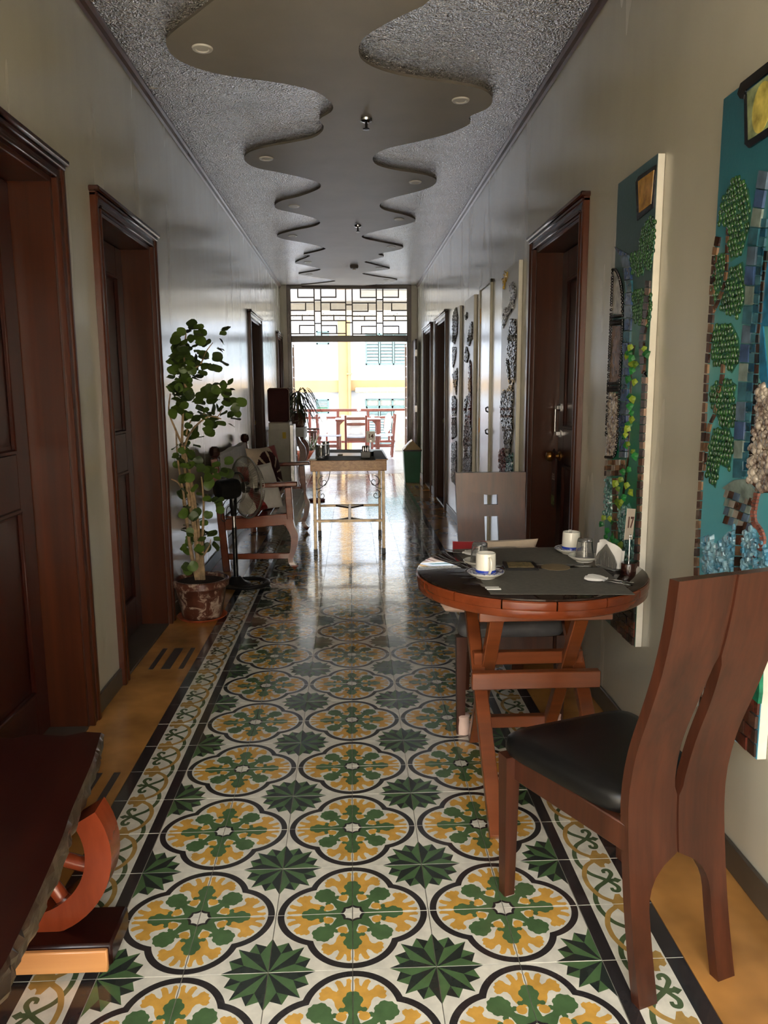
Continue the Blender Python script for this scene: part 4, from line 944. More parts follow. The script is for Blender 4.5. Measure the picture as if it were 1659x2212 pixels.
clusters = [(400, 722, 26, 26, 16), (378, 765, 26, 32, 26), (405, 765, 28, 32, 24), (372, 815, 20, 28, 16), (400, 815, 26, 30, 22), (420, 800, 12, 20, 6), (372, 860, 18, 22, 8), (405, 870, 28, 25, 20), (430, 905, 26, 20, 10), (470, 850, 22, 25, 14), (490, 865, 18, 28, 12), (470, 905, 28, 16, 14), (450, 915, 20, 14, 6), (488, 830, 14, 10, 5), (470, 720, 14, 16, 6), (462, 748, 18, 10, 4), (465, 775, 20, 14, 3), (400, 960, 28, 20, 16), (372, 985, 16, 22, 8), (420, 980, 20, 22, 10), (415, 1015, 26, 18, 10), (448, 1020, 22, 20, 10), (470, 1010, 16, 20, 10), (380, 1045, 14, 18, 6), (395, 1095, 20, 20, 10), (425, 1075, 22, 20, 10), (455, 1095, 14, 14, 8), (410, 1140, 26, 18, 12), (412, 1175, 22, 22, 14), (455, 1165, 16, 16, 9), (438, 1165, 14, 16, 6), (402, 1215, 12, 8, 4), (440, 790, 14, 20, 3)]
for ci, (cx, cy, rx, ry, n_) in enumerate(clusters):
    for k in range(round(n_*(1.0 if ci < 9 else .72))):
        a = rg.uniform(0, 2*PI); q = math.sqrt(rg.random()); p = W2(cx+rx*q*math.cos(a), cy+ry*q*math.sin(a), rg.uniform(-.085, .085))
        p.x = max(p.x, -.125)
        d = Vector(((math.cos(a)+.2) if p.x > -.06 else abs(math.cos(a)*.6)+.1, rg.uniform(-.6, .5), -.25-math.sin(a)*.5)); put_leaf(p, d, rg.uniform(.046, .072))
put_leaf(W2(450, 790), (1, -.2, -.4), .085); put_leaf(W2(440, 830), (.6, -.3, -.8), .09); put_leaf(W2(455, 770), (1, .1, -.1), .07)
# ------------------------------------------------------------------ pedestal fan
fc = Vector((-.735, 5.30, 0)); fn = thing('pedestal_fan', 'black pedestal fan with silver wire guard beside the potted plant', 'fan', fc)
bs = MB(); bs.lathe([(.0, .0), (.1, .0), (.105, .008), (.1, .02), (.06, .035), (.04, .06), (.03, .07), (0, .072)], (-.075, 0, 0), 28)
bs.tube([(.0+.145*math.cos(a), .135*math.sin(a), .018) for a in [2*PI*i/40 for i in range(40)]], .02, 10, True, sq=.75); bs.bx(-.1, .0, -.03, .03, .004, .03, .008)
bs.build('base', 'black_plastic', fn)
HX, HZ = -.075, .735
MB().cyl((HX, 0, .06), (HX, 0, .42), .017, n=16).build('pole', 'black_plastic', fn); MB().cyl((HX, 0, .41), (HX, 0, .55), .0125, n=16).build('inner_pole', 'metal', fn)
mb = MB().lathe([(.018, .5), (.021, .505), (.021, .55), (.026, .56), (.026, .62), (.02, .64), (0, .645)], (HX, 0, 0), 18); mb.ball((HX+.012, -.024, .605), .01, 8, 6); mb.build('neck', 'black_plastic', fn)
ax = Vector((.80, .60, .0)).normalized(); rotm = ax.to_track_quat('Z', 'Y').to_matrix(); mc = Vector((HX-.005, -.0, HZ-.045))
mb = MB().lathe([(0, -.125), (.045, -.122), (.066, -.105), (.071, -.07), (.071, .01), (.064, .04), (.03, .048), (0, .048)], mc, 26, rotm); mb.build('motor_housing', 'black_plastic', fn)
mb = MB().tube(smooth_path([mc+Vector((-.03, -.02, .062)), mc+Vector((.0, -.01, .1)), mc+Vector((.05, .02, .105)), mc+Vector((.075, .05, .06))], 5), .008, 8); mb.build('carry_handle', 'black_plastic', fn)
hub = mc+ax*.105; u_ = ax.cross(Vector((0, 0, 1))).normalized(); v_ = u_.cross(ax)
def cp(a, r, d): return mc+ax*d+u_*(r*math.cos(a))+v_*(r*math.sin(a))
RF = .215
for nm, dirs in (('rear_guard', ((.03, .04), (.05, .10), (.075, .17), (.1, RF))), ('front_guard', ((.185, .04), (.178, .10), (.158, .17), (.115, RF)))):
    mb = MB()
    for k in range(72):
        a = 2*PI*k/72; mb.tube([cp(a, r, d) for d, r in dirs], .0011, 4, cap=False)
    for d, r in dirs[:-1]: mb.tube([cp(2*PI*i/40, r, d) for i in range(40)], .0018, 5, True)
    mb.build(nm, 'mesh_wire', fn)
MB().tube([cp(2*PI*i/56, RF, .107) for i in range(56)], .006, 8, True).build('guard_ring', 'mesh_wire', fn)
MB().lathe([(0, 0), (.036, 0), (.04, .005), (.04, .035), (.03, .045), (0, .047)], mc+ax*.085, 22, rotm).build('hub', 'black_plastic', fn)
MB().lathe([(0, 0), (.044, 0), (.044, .006), (0, .007)], mc+ax*.184, 22, rotm).build('badge_disc', 'ink_dark', fn)
for k in range(3):
    b0 = 2*PI*k/3+.5
    def bl(u, v):
        r = .035+.16*u; wdt = (.35+.95*math.sin(min(1, u*1.15)*PI*.62)); a = b0+wdt*(v-.35); return cp(a, r*(1 if u < .95 else .98), .1+.03*(v-.5)*(1.2-.5*u)+.008*math.sin(PI*v))
    MB().sheet(bl, 10, 10).build('blade', 'fan_blade', fn, recalc=False)
mb = MB().tube(smooth_path([mc+Vector((-.02, -.03, -.065)), mc+Vector((-.055, -.03, -.1)), mc+Vector((-.08, -.02, -.2)), mc+Vector((-.05, -.02, -.22)), mc+Vector((-.035, -.01, -.13)), mc+Vector((.02, -.02, -.11)), mc+Vector((.06, 0, -.07))], 6), .003, 6); mb.build('cord', 'black_plastic', fn)
# ------------------------------------------------------------------ wooden bench
bn = thing('wooden_bench', 'reddish wooden armed bench with cabriole front legs along the left wall', 'bench', (-.74, 6.55, 0))
XB, XF = -.235, .285; YN, YFr = -.80, .84      # local: back/front, near/far ends
def cabriole(y):
    P = [(XF-.01, .40), (XF+.0, .34), (XF+.028, .27), (XF+.018, .17), (XF-.005, .10), (XF-.002, .065), (XF+.022, .035)]; Wd = [.06, .062, .058, .046, .038, .04, .055]
    P = smooth_path([(x, z, 0) for x, z in P], 5); mb = MB(); vs = []; n = len(P)
    for i, p in enumerate(P):
        w = Wd[min(int(i/(n-1)*6), 5)]+(Wd[min(int(i/(n-1)*6)+1, 6)]-Wd[min(int(i/(n-1)*6), 5)])*((i/(n-1)*6) % 1 if i < n-1 else 1)
        for sx, sy in ((-1, -1), (1, -1), (1, 1), (-1, 1)): vs.append((p.x+sx*w/2, y+sy*w*.5, p.y))
    fs = [(0, 1, 2, 3), tuple((n-1)*4+k for k in (3, 2, 1, 0))]
    for i in range(n-1):
        for q in range(4): fs.append((i*4+q, (i+1)*4+q, (i+1)*4+(q+1) % 4, i*4+(q+1) % 4))
    b = len(vs); mb.add(vs, fs); x = XF+.022; w = .03
    mb.add([(x-w, y-w*.9, .045), (x+w, y-w*.9, .045), (x+w, y+w*.9, .045), (x-w, y+w*.9, .045), (x, y, 0)], [(0, 1, 2, 3), (1, 0, 4), (2, 1, 4), (3, 2, 4), (0, 3, 4)])
    mb.build('leg', 'bench_wood_x', bn, smooth=50)
for y in (YN, YFr):
    cabriole(y)
    mb = MB().beam((XB+.03, y, 0), (XB-.03, y, .86), .055, .06, (0, 1, 0), .006); mb.build('back_post', 'bench_wood', bn)
    MB().lathe([(.022, .0), (.024, .012), (.038, .025), (.042, .05), (.034, .078), (.018, .09), (0, .092)], (XB-.03, y, .86), 8).build('finial', 'dark_frame', bn, smooth=20)
    mb = MB().beam((XF, y, .39), (XF-.012, y, .64), .05, .06, (0, 1, 0), .005); mb.build('arm_post', 'bench_wood_x', bn)
    mb = MB().beam((XB-.01, y, .645), (XF+.06, y, .665), .075, .034, b=.008); mb.build('arm_rest', 'bench_wood_x', bn)
    MB().beam((XB+.02, y, .36), (XF-.02, y, .40), .04, .085, b=.004).build('side_rail', 'bench_wood_x', bn)
    MB().beam((XB+.02, y, .115), (XF-.0, y, .115), .03, .045, b=.004).build('stretcher', 'bench_wood_x', bn)
MB().bx(XF-.05, XF-.01, YN, YFr, .34, .42, .005).build('front_rail', 'bench_wood', bn)
for i in range(6):
    w = (XF-XB-.01)/6; x = XB+.02+w*i; MB().bx(x, x+w-.006, YN+.02, YFr-.02, .405, .422, .003).build('seat_slat', 'bench_wood', bn)
def bkx(z): return XB+.03-.06*z/.86
MB().beam((bkx(.82), YN, .82), (bkx(.82), YFr, .82), .035, .075, b=.006).build('back_rail', 'bench_wood', bn); MB().beam((bkx(.5), YN, .5), (bkx(.5), YFr, .5), .03, .07, b=.006).build('back_rail', 'bench_wood', bn)
for i in range(9): y = YN+.16+i*(YFr-YN-.32)/8; MB().beam((bkx(.5), y, .5), (bkx(.82), y, .82), .045, .016, (1, 0, 0), .003).build('back_slat', 'bench_wood', bn)
bl = Vector((-.74, 6.55, 0))
th = MB().sheet(lambda u, v: (bkx(.9)+(.026+.004*math.sin(20*u) if v > .5 else -.03)+.0*v+(0 if .2 < v < .8 else .0)+(.03 if v > .6 else 0)*(v-.6), -.72+1.45*u, (.872 if .35 < v < .65 else (.872-(.35-v)*.55 if v <= .35 else .872-(v-.65)*.95))+.004*math.sin(14*u)), 40, 24)
o = th.build('bench_throw', 'white_cloth', recalc=False, smooth=70); o.location = bl; tag(o, 'white cloth draped over the back of the wooden bench', 'throw')
rn = thing('seat_runner', 'white fringed runner hanging over the front of the bench seat', 'runner', bl)
MB().sheet(lambda u, v: (XF-.12+.13*min(v*1.6, 1)+.004*math.sin(12*u), -.70+1.42*u, .428 if v < .62 else .428-(v-.62)*.28), 30, 10).build('cloth', 'white_cloth', rn, recalc=False)
fr_ = MB(); r3 = random.Random(4)
for i in range(110): y = -.70+1.42*i/109; L = r3.uniform(.035, .06); fr_.tube([(XF+.012, y, .325), (XF+.014+r3.uniform(-.004, .004), y+r3.uniform(-.005, .005), .325-L)], .003, 4)
fr_.build('fringe', 'white_cloth', rn)['kind'] = 'stuff'
cushion('cushion', 'monstera print cushion with red corner leaning on the bench back', (.44, .44, .15), bl+Vector((.0, .15, .66)), (R(78), 0, R(62)), ['beige_cloth', 'red_cloth', 'maroon_print'], monstera, group='cushions on the wooden bench')
cushion('cushion', 'white and red cushion lying behind the fan on the bench', (.40, .38, .14), bl+Vector((.03, -.48, .60)), (R(70), 0, R(55)), ['white_cloth', 'red_cloth'], lambda u, v: 1 if u < .25 or u+v < .5 else 0, group='cushions on the wooden bench')
# ------------------------------------------------------------------ table 14
t14 = thing('metal_table', 'tall narrow table with speckled wooden apron and thin metal legs', 'table', (-.012, 6.72, 0))
ax0, ax1, ay0, ay1, tz = -.325, .32, -.46, .56, .80
MB().bx(ax0, ax1, ay0, ay1, tz-.012, tz, .003).build('table_top', 'osb', t14)
for a in ((ax0+.01, ax1-.01, ay0+.012, ay0+.032), (ax0+.01, ax1-.01, ay1-.032, ay1-.012), (ax0+.01, ax0+.03, ay0+.032, ay1-.032), (ax1-.03, ax1-.01, ay0+.032, ay1-.032)): MB().bx(*a, tz-.1, tz-.012, .003).build('apron', 'osb', t14)
plain('leg_metal', (150, 134, 112), .35, metal=.7, var=.2, vs=20)
for x in (-.285, .282):
    for y in (-.43, .42):
        MB().bx(x-.013, x+.013, y-.013, y+.013, .04, tz-.1, .002).build('leg', 'leg_metal', t14); MB().bx(x-.016, x+.016, y-.016, y+.016, 0, .05, .003).build('rubber_foot', 'black_plastic', t14)
for y in (-.43, .42): MB().bx(-.285, .282, y-.011, y+.011, .275, .297, .002).build('stretcher', 'leg_metal', t14)
MB().bx(-.012, .012, -.43, .42, .277, .295, .002).build('stretcher', 'leg_metal', t14)
for s in (-1, 1):
    for y, sg in ((-.43, 1), (.42, -1)): MB().beam((s*.13, y, .286), (0, y+sg*.14, .286), .016, .016).build('brace', 'leg_metal', t14)
for s, x in ((1, -.285), (-1, .282)):
    def scroll(cx, cz, r, a0, turns):
        return [(x+s*(cx+r*(1-k/30)*math.cos(a0+turns*2*PI*k/28)), -.43, cz+r*(1-k/30)*math.sin(a0+turns*2*PI*k/28)) for k in range(28)]
    mb = MB().tube(scroll(.075, .61, .05, PI/2, 1.3), .003, 5); mb.tube(scroll(.06, .50, .042, PI/2, 1.3), .003, 5); mb.tube(smooth_path([(x, -.43, .55), (x+s*.05, -.43, .56), (x+s*.11, -.43, .62), (x+s*.13, -.43, .70)], 5), .003, 5); mb.build('scroll_bracket', 'black_plastic', t14)
def on14(px, py, z=.80): return ZP(px, py, z)
def mat14(cs, lab): 
    P = [on14(*c) for c in cs]; c = sum(P, Vector())/4; o = MB().prism(ccw([(p.x-c.x, p.y-c.y) for p in P]), 0, .0012).build('placemat', 'placemat', smooth=0); o.location = c; tag(o, lab, 'placemat', 'placemats on the tall table')
mat14([(690, 998), (845, 994), (830, 986), (695, 989)][0:4] if False else [(682, 995), (812, 994), (806, 985), (690, 985)], 'grey placemat at the near edge of the tall narrow table')
mat14([(703, 978), (796, 978), (792, 971), (708, 971)], 'grey placemat at the far edge of the tall narrow table')
mat14([(808, 992), (836, 992), (824, 973), (803, 974)], 'pale patterned placemat at the right edge of the tall narrow table')
number_sign('table_number', 'white card reading 14 above the tall narrow table', on14(801, 985), '14', .075, .095, .115, R(0), 0, ('sign_white', 'ink_brown'), base_m='black_plastic', ts=.85)
def jar(px, py, lab, h=.1, r=.033):
    c = on14(px, py); t = thing('glass_jar', lab, 'jar', c, group='glass jars on the tall table')
    MB().lathe([(0, 0), (r, 0), (r*1.04, .01), (r*1.04, h*.7), (r*.85, h*.82), (r*.85, h), (r*.75, h), (r*.75, h*.82), (r*.9, h*.68), (r*.9, .012), (0, .008)], n=20).build('body', 'glass', t); MB().lathe([(r*.88, h*.9), (r*.9, h*.9), (r*.9, h+.008), (0, h+.012)], n=20).build('lid', 'metal', t)
jar(694, 990, 'nearer glass jar with metal lid at the left of the tall table'); jar(704, 983, 'farther glass jar with metal lid at the left of the tall table', .11); jar(690, 984, 'small glass jar behind the nearer jar on the tall table', .085)
cd = thing('condiment_caddy', 'dark condiment caddy with glass shakers in front of the card 14', 'caddy', on14(790, 989))
MB().bx(-.04, .04, -.03, .03, 0, .055, .004).build('tray', 'black_plastic', cd)
for dx, dy in ((-.018, -.012), (.018, -.012), (0, .015)): s = MB().lathe([(0, .056), (.013, .056), (.014, .09), (.01, .1), (0, .104)], (dx, dy, 0), 12).build('shaker', 'chrome', cd)
o = MB().bx(-.035, .035, -.02, .02, 0, .008, .001).build('folded_napkin', 'paper'); o.location = on14(675, 994); tag(o, 'folded white napkin at the left corner of the tall table', 'napkin')
o = MB().bx(-.022, .022, -.05, .05, 0, .006, .001).build('menu_card', 'card_pattern'); o.location = on14(735, 983); tag(o, 'small dark framed card in the middle of the tall table', 'card')
# ------------------------------------------------------------------ beyond the bench
ap = thing('white_appliance', 'slim white upright appliance with a yellow sticker', 'appliance', (-.90, 9.95, 0))
fx0, fx1 = YP(581, 950, 9.75).x+.90, YP(626, 950, 9.75).x+.90; apz = YP(600, 913, 9.75).z
MB().bx(max(fx0, -.16), fx1, -.2, .2, .03, apz, .008).build('cabinet', 'appliance', ap); MB().bx(fx1+.0, fx1+.05, -.2, .2, .1, apz-.03, .006).build('front_door', 'metal', ap)
MB().bx(-.13, fx1-.02, -.204, -.199, .12, apz-.09, .002).build('side_panel', 'appliance', ap); x = YP(614, 940, 9.75).x+.90; MB().bx(x-.022, x+.022, -.2065, -.203, apz-.2, apz-.12).build('sticker', 'sticker', ap, smooth=0)
MB().bx(-.15, fx1, -.18, .18, 0, .032).build('plinth', 'black_plastic', ap)
cz_ = YP(600, 838, 9.75).z
t = thing('seat_cushion', 'maroon box cushion standing on top of the white appliance', 'cushion', (-.885, 9.80, apz)); m_ = MB().bx(-.145, .125, -.04, .04, .002, cz_-apz, .03); m_.build('pad', 'maroon_cushion', t); 
MB().tube([(x, -.042, z) for x, z in ((-.115, .004), (.095, .004), (.123, .03), (.123, cz_-apz-.03), (.095, cz_-apz-.003), (-.115, cz_-apz-.003), (-.143, cz_-apz-.03), (-.143, .03))], .004, 6, True).build('piping', 'beige_cloth', t)
ht = thing('hall_table', 'console table with white cloth and bulging carved legs before the veranda', 'table', (-.80, 10.85, 0))
hz = YP(650, 928, 10.4).z
MB().bx(-.24, .16, -.42, .45, hz-.03, hz, .005).build('table_top', 'bench_wood', ht)
def bulge(x, y):
    P = smooth_path([(0, hz-.03, 0), (-.005, hz-.12, 0), (.055, hz-.24, 0), (.07, hz-.36, 0), (.02, .28, 0), (-.01, .12, 0), (.05, 0, 0)], 5); Wd = [.045, .045, .09, .085, .05, .035, .05]; mb = MB(); vs = []; n = len(P)
    for i, p in enumerate(P):
        k = i/(n-1)*6; j = min(int(k), 5); w = Wd[j]+(Wd[j+1]-Wd[j])*(k-j)
        for sx, sy in ((-1, -1), (1, -1), (1, 1), (-1, 1)): vs.append((x+p.x+sx*w/2, y+sy*.03, p.y))
    fs = [(0, 1, 2, 3), tuple((n-1)*4+k for k in (3, 2, 1, 0))]
    for i in range(n-1):
        for q in range(4): fs.append((i*4+q, (i+1)*4+q, (i+1)*4+(q+1) % 4, i*4+(q+1) % 4))
    mb.add(vs, fs).build('leg', 'bench_wood', ht, smooth=50)
bulge(.08, -.36); bulge(.08, .40); bulge(-.2, -.36); bulge(-.2, .40)
o = MB().bx(-.19, .17, -.40, .40, hz+.001, hz+.006); o.bx(.165, .17, -.40, .40, hz-.14, hz+.003); o.bx(-.19, .17, -.426, -.421, hz-.1, hz+.003); o = o.build('table_cloth', 'white_cloth', smooth=0); o.location = (-.80, 10.85, 0); tag(o, 'white cloth over the console table', 'tablecloth')
# trailing blade-leaved plant on the console
sp = thing('blade_plant', 'drooping plant with long narrow leaves above the console table', 'plant', (-.74, 10.95, hz+.007))
MB().lathe([(0, 0), (.08, 0), (.1, .02), (.115, .18), (.12, .2), (.1, .2), (.09, .17), (0, .16)], n=22).build('pot', 'pot', sp)
r5 = random.Random(8); MB().cyl((0, 0, .16), (.02, 0, .48), .018, .012, n=8).build('stem', 'stem', sp)
for i in range(120):
    a = r5.uniform(0, 2*PI); L = r5.uniform(.25, .55); z0 = r5.choice((.22, .32, .42, .48)); up = r5.uniform(.1, 1.0); d = Vector((math.cos(a), math.sin(a), 0)); s = d.cross(Vector((0, 0, 1))); mb = MB()
    def bf(u, v): p = d*(L*u*(1-.25*u))+Vector((.01, 0, z0+L*(up*u-1.5*u*u*(.5+.5*up))))+s*((v-.5)*.022*math.sin(PI*min(1, u*.9+.12))); p.x = max(p.x, -.3); p.z = max(p.z, .02) if abs(p.x) < .15 and abs(p.y) < .3 else p.z; return p
    mb.sheet(bf, 8, 1).build('leaf', 'blade_leaf', sp, recalc=False)
# water bottle dispenser bits next to the appliance
o = thing('water_jug', 'dark upright dispenser between the appliance and the console table', 'dispenser', (-.775, 10.32, 0)); MB().bx(-.06, .06, -.08, .08, 0, .5, .01).build('stand', 'metal', o); MB().lathe([(0, .5), (.055, .5), (.058, .52), (.058, .74), (.03, .78), (.03, .82), (0, .82)], n=18).build('body', 'black_plastic', o)
# green swing bin
bz = .46; tb_ = thing('swing_bin', 'green plastic bin with a beige gabled swing lid by the right wall', 'bin', (.90, 11.32, 0))
mb = MB(); w0, w1, d0, d1 = .105, .13, .105, .13
mb.add([(-w0, -d0, 0), (w0, -d0, 0), (w0, d0, 0), (-w0, d0, 0), (-w1, -d1, bz), (w1, -d1, bz), (w1, d1, bz), (-w1, d1, bz)], [(0, 3, 2, 1), (4, 5, 6, 7), (0, 1, 5, 4), (1, 2, 6, 5), (2, 3, 7, 6), (3, 0, 4, 7)]); mb.build('body', 'bin_green', tb_, smooth=0)
MB().bx(-w1-.006, w1+.006, -d1-.006, d1+.006, bz+.001, bz+.022, .004).build('rim', 'black_plastic', tb_)
MB().prism([(-w1-.004, 0), (w1+.004, 0), (.0, .14)], -d1-.004, d1+.004, (0, 0, bz+.023), (1, 0, 0), (0, 0, 1)).build('lid', 'bin_lid', tb_, smooth=0)
rt_ = Matrix.Rotation(math.atan2(.14, -(w1+.004)) , 3, 'Y'); MB().beam((-.1, 0, bz+.023+.14*(1-.1/.134)+.004), (-.03, 0, bz+.023+.14*(1-.03/.134)+.004), .2, .008).build('flap', 'sign_white', tb_, smooth=0)
o = MB().lathe([(0, 0), (.1, 0), (.105, .012), (.1, .024), (0, .026)], n=28).build('plant_coaster', 'red_cloth'); o.location = ZP(684, 1082); tag(o, 'round reddish wooden disc on the floor behind the bench', 'disc')
# ------------------------------------------------------------------ mosaic relief panels on the right wall
def ramp_z(name, stops, z0, z1, rough=.35):
    t = NT(name); t.set(rough=rough); tc = t.n('ShaderNodeTexCoord'); sx = t.n('ShaderNodeSeparateXYZ'); t.l(tc.outputs['Object'], sx.inputs[0])
    nz = t.noise(tc.outputs['Object'], 3, 4); ad = t.n('ShaderNodeMath', operation='MULTIPLY_ADD'); t.l(nz, ad.inputs[0]); ad.inputs[1].default_value = .25*(z1-z0); t.l(sx.outputs[2], ad.inputs[2])
    t.l(t.ramp(t.mapr(ad.outputs[0], z0+.12*(z1-z0), z1+.12*(z1-z0), 0, 1), stops), t.b.inputs['Base Color']); t.bump(t.noise(tc.outputs['Object'], 60, 3), .15, .003); M[name] = t.m
ramp_z('paint_one', [(0, (70, 150, 178)), (.35, (84, 168, 186)), (.6, (90, 160, 160)), (.8, (52, 118, 132)), (1, (44, 96, 112))], .4, 2.15)
ramp_z('paint_two', [(0, (30, 80, 66)), (.35, (16, 116, 84)), (.55, (56, 120, 104)), (.8, (56, 78, 74)), (1, (62, 92, 98))], .4, 2.15)
ramp_z('paint_pale', [(0, (190, 190, 182)), (1, (196, 194, 184))], .4, 2.15, .3)
def tess_mat(name, c, rough=.15, var=.25, metal=0): plain(name, c, rough, var=var, vs=25, bump=.15, bs=60, coat=.5, metal=metal)
for nm, c in (('ms_slate', (62, 86, 128)), ('ms_grey', (88, 108, 130)), ('ms_teal', (56, 104, 122)), ('ms_pale', (124, 140, 136)), ('ms_deep', (24, 74, 100)), ('ms_black', (22, 24, 30)), ('ms_brown', (82, 56, 44)), ('ms_tan', (126, 96, 72)), ('ms_dark', (52, 32, 26)), ('ms_silver', (150, 144, 136)), ('ms_brick', (92, 46, 36)), ('ms_gold', (196, 160, 62)), ('ms_coral', (146, 92, 80)), ('ms_lamp', (150, 164, 120)), ('ms_amber', (190, 140, 60)), ('ms_sky', (36, 110, 150)), ('ms_rose', (160, 30, 50)), ('ms_jade', (20, 130, 96)), ('ms_glow', (206, 190, 96))): tess_mat(nm, c)
def rough_mat(name, a, b, sc_=34, metal=0, rough=.2, st=1.0):
    t = NT(name); t.set(rough=rough, metal=metal, coat=.5); co = t.co(); v = t.n('ShaderNodeTexVoronoi', i_Scale=float(sc_)); t.l(co, v.inputs['Vector'])
    t.l(t.ramp(t.noise(co, sc_*.7, 4), [(.35, a), (.68, b)]), t.b.inputs['Base Color']); t.bump(v.outputs['Distance'], st, .012); M[name] = t.m
rough_mat('rough_blue', (66, 130, 160), (150, 190, 204)); rough_mat('rough_teal', (60, 106, 100), (120, 160, 150)); rough_mat('glitter_dark', (30, 30, 30), (150, 146, 136), 110, .4, .15); rough_mat('glitter_silver', (90, 92, 100), (190, 190, 194), 90, .4, .2)
rough_mat('glitter_maroon', (60, 20, 26), (150, 90, 84), 110, .2); rough_mat('glitter_teal', (16, 62, 66), (120, 170, 166), 100, .3); rough_mat('pebbles', (96, 78, 70), (186, 176, 162), 40, 0, .25, .1)
t_ = NT('bead_green'); t_.set(rough=.16, coat=.3, spec=.4); t_.l(t_.ramp(t_.noise(t_.co(), 30, 3), [(.3, (18, 52, 26)), (.7, (50, 96, 46))]), t_.b.inputs['Base Color']); M['bead_green'] = t_.m
t_ = NT('bead_black'); t_.set(rough=.08, coat=1); t_.b.inputs['Base Color'].default_value = rgb((20, 20, 26)); M['bead_black'] = t_.m
XFR = WX-.0265
class Panel:
    def __init__(s, label, y0, y1, z0, z1, m, group='mosaic relief panels on the right wall'):
        s.o = Vector((WX-.001, (y0+y1)/2, z0)); s.t = thing('mosaic_panel', label, 'artwork', s.o, group=group)
        s.y0, s.y1, s.z0, s.z1 = y0, y1, z0, z1
        hw = (y1-y0)/2; MB().bx(-.024, 0, -hw, hw, 0, z1-z0, .001).build('canvas_box', 'canvas_edge', s.t, smooth=0)
        o = MB().bx(-.0255, -.024, -hw+.0005, hw-.0005, .0005, z1-z0-.0005).build('painted_canvas', m, s.t, smooth=0)
        o.data.transform(Matrix.Translation(s.o)); o.location = -s.o      # paint follows world height
    def q(s, px, py): p = XP(px, py, XFR); return min(max(p.y, s.y0-.006), s.y1+.006)-s.o.y, min(max(p.z, s.z0-.004), s.z1+.004)-s.o.z
    def poly(s, name, pts, h, m, smooth=0):
        P = ccw([s.q(*p) for p in pts]); return MB().prism(P, -h, .001, (-.0255, 0, 0), (0, 1, 0), (0, 0, 1)).build(name, m, s.t, smooth=smooth) if False else s._pr(name, P, h, m, smooth)
    def _pr(s, name, P, h, m, smooth=0):
        mb = MB(); n = len(P); a = -.0255; mb.add([(a+.0005, p[0], p[1]) for p in P]+[(a-h, p[0]*1, p[1]) for p in P], [tuple(range(n)), tuple(range(2*n-1, n-1, -1))]+[(i, (i+1) % n, n+(i+1) % n, n+i) for i in range(n)]); return mb.build(name, m, s.t, smooth=smooth)
    def rough(s, name, pts, h, m, seed=0, cell=.012):
        """lumpy slab: outline filled with a jittered height field"""
        P = ccw([s.q(*p) for p in pts]); xs = [p[0] for p in P]; zs = [p[1] for p in P]; rg = random.Random(seed); mb = MB(); a = -.0255
        def inside(x, z):
            c = False; n = len(P)
            for i in range(n):
                (x1, z1), (x2, z2) = P[i], P[(i+1) % n]
                if (z1 > z) != (z2 > z) and x < (x2-x1)*(z-z1)/(z2-z1)+x1: c = not c
            return c
        s.inside = inside; s.bb = (min(xs), max(xs), min(zs), max(zs)); y = s.bb[0]
        y = s.bb[0]
        while y < s.bb[1]:
            z = s.bb[2]
            while z < s.bb[3]:
                yy, zz = y+rg.uniform(0, cell), z+rg.uniform(0, cell)
                if inside(yy, zz):
                    r = cell*rg.uniform(.55, .95); k = rg.randint(5, 7); a0 = rg.uniform(0, 6); hh = h*rg.uniform(.5, 1.1)
                    P2 = [(yy+r*rg.uniform(.8, 1.1)*math.cos(a0+2*PI*i/k), zz+r*rg.uniform(.8, 1.2)*math.sin(a0+2*PI*i/k)) for i in range(k)]
                    dy, dz = rg.uniform(-.4, .4)*r, rg.uniform(-.4, .4)*r
                    mb.add([(a+.001, p[0], p[1]) for p in P2]+[(a-hh, yy+(p[0]-yy)*.6+dy, zz+(p[1]-zz)*.6+dz) for p in P2], [(i, (i+1) % k, k+(i+1) % k, k+i) for i in range(k)]+[tuple(k+i for i in range(k))])
                z += cell
            y += cell
        if mb.v: return mb.build(name, m, s.t, smooth=0)
    def beads(s, pts, sy=.016, sz=.022, r=(.006, .0075, .011), m='bead_green', seed=0, name='bead_leaves', back='ms_leafback', jit=1.0):
        P = ccw([s.q(*p) for p in pts]); mb = MB(); rg = random.Random(seed); y0, y1, z0, z1 = min(p[0] for p in P), max(p[0] for p in P), min(p[1] for p in P), max(p[1] for p in P)
        def inside(x, z):
            c = False; n = len(P)
            for i in range(n):
                (x1, za), (x2, zb) = P[i], P[(i+1) % n]
                if (za > z) != (zb > z) and x < (x2-x1)*(z-za)/(zb-za)+x1: c = not c
            return c
        row = 0; z = z0
        while z < z1:
            y = y0+(row % 2)*sy/2
            while y < y1:
                yy, zz = y+rg.uniform(-.002, .002)*jit, z+rg.uniform(-.003, .003)*jit
                if inside(yy, zz): k = rg.uniform(.75, 1.1) if jit < 1.5 else rg.uniform(.6, 1.5); mb.ball((-.0265, yy, zz), (r[0]*k, r[1]*k, r[2]*k), 7, 5)
                y += sy
            z += sz*.62; row += 1
        o = mb.build(name, m, s.t, smooth=80, recalc=False)
        o['kind'] = 'stuff'; s._pr('backing', P, .002, back)
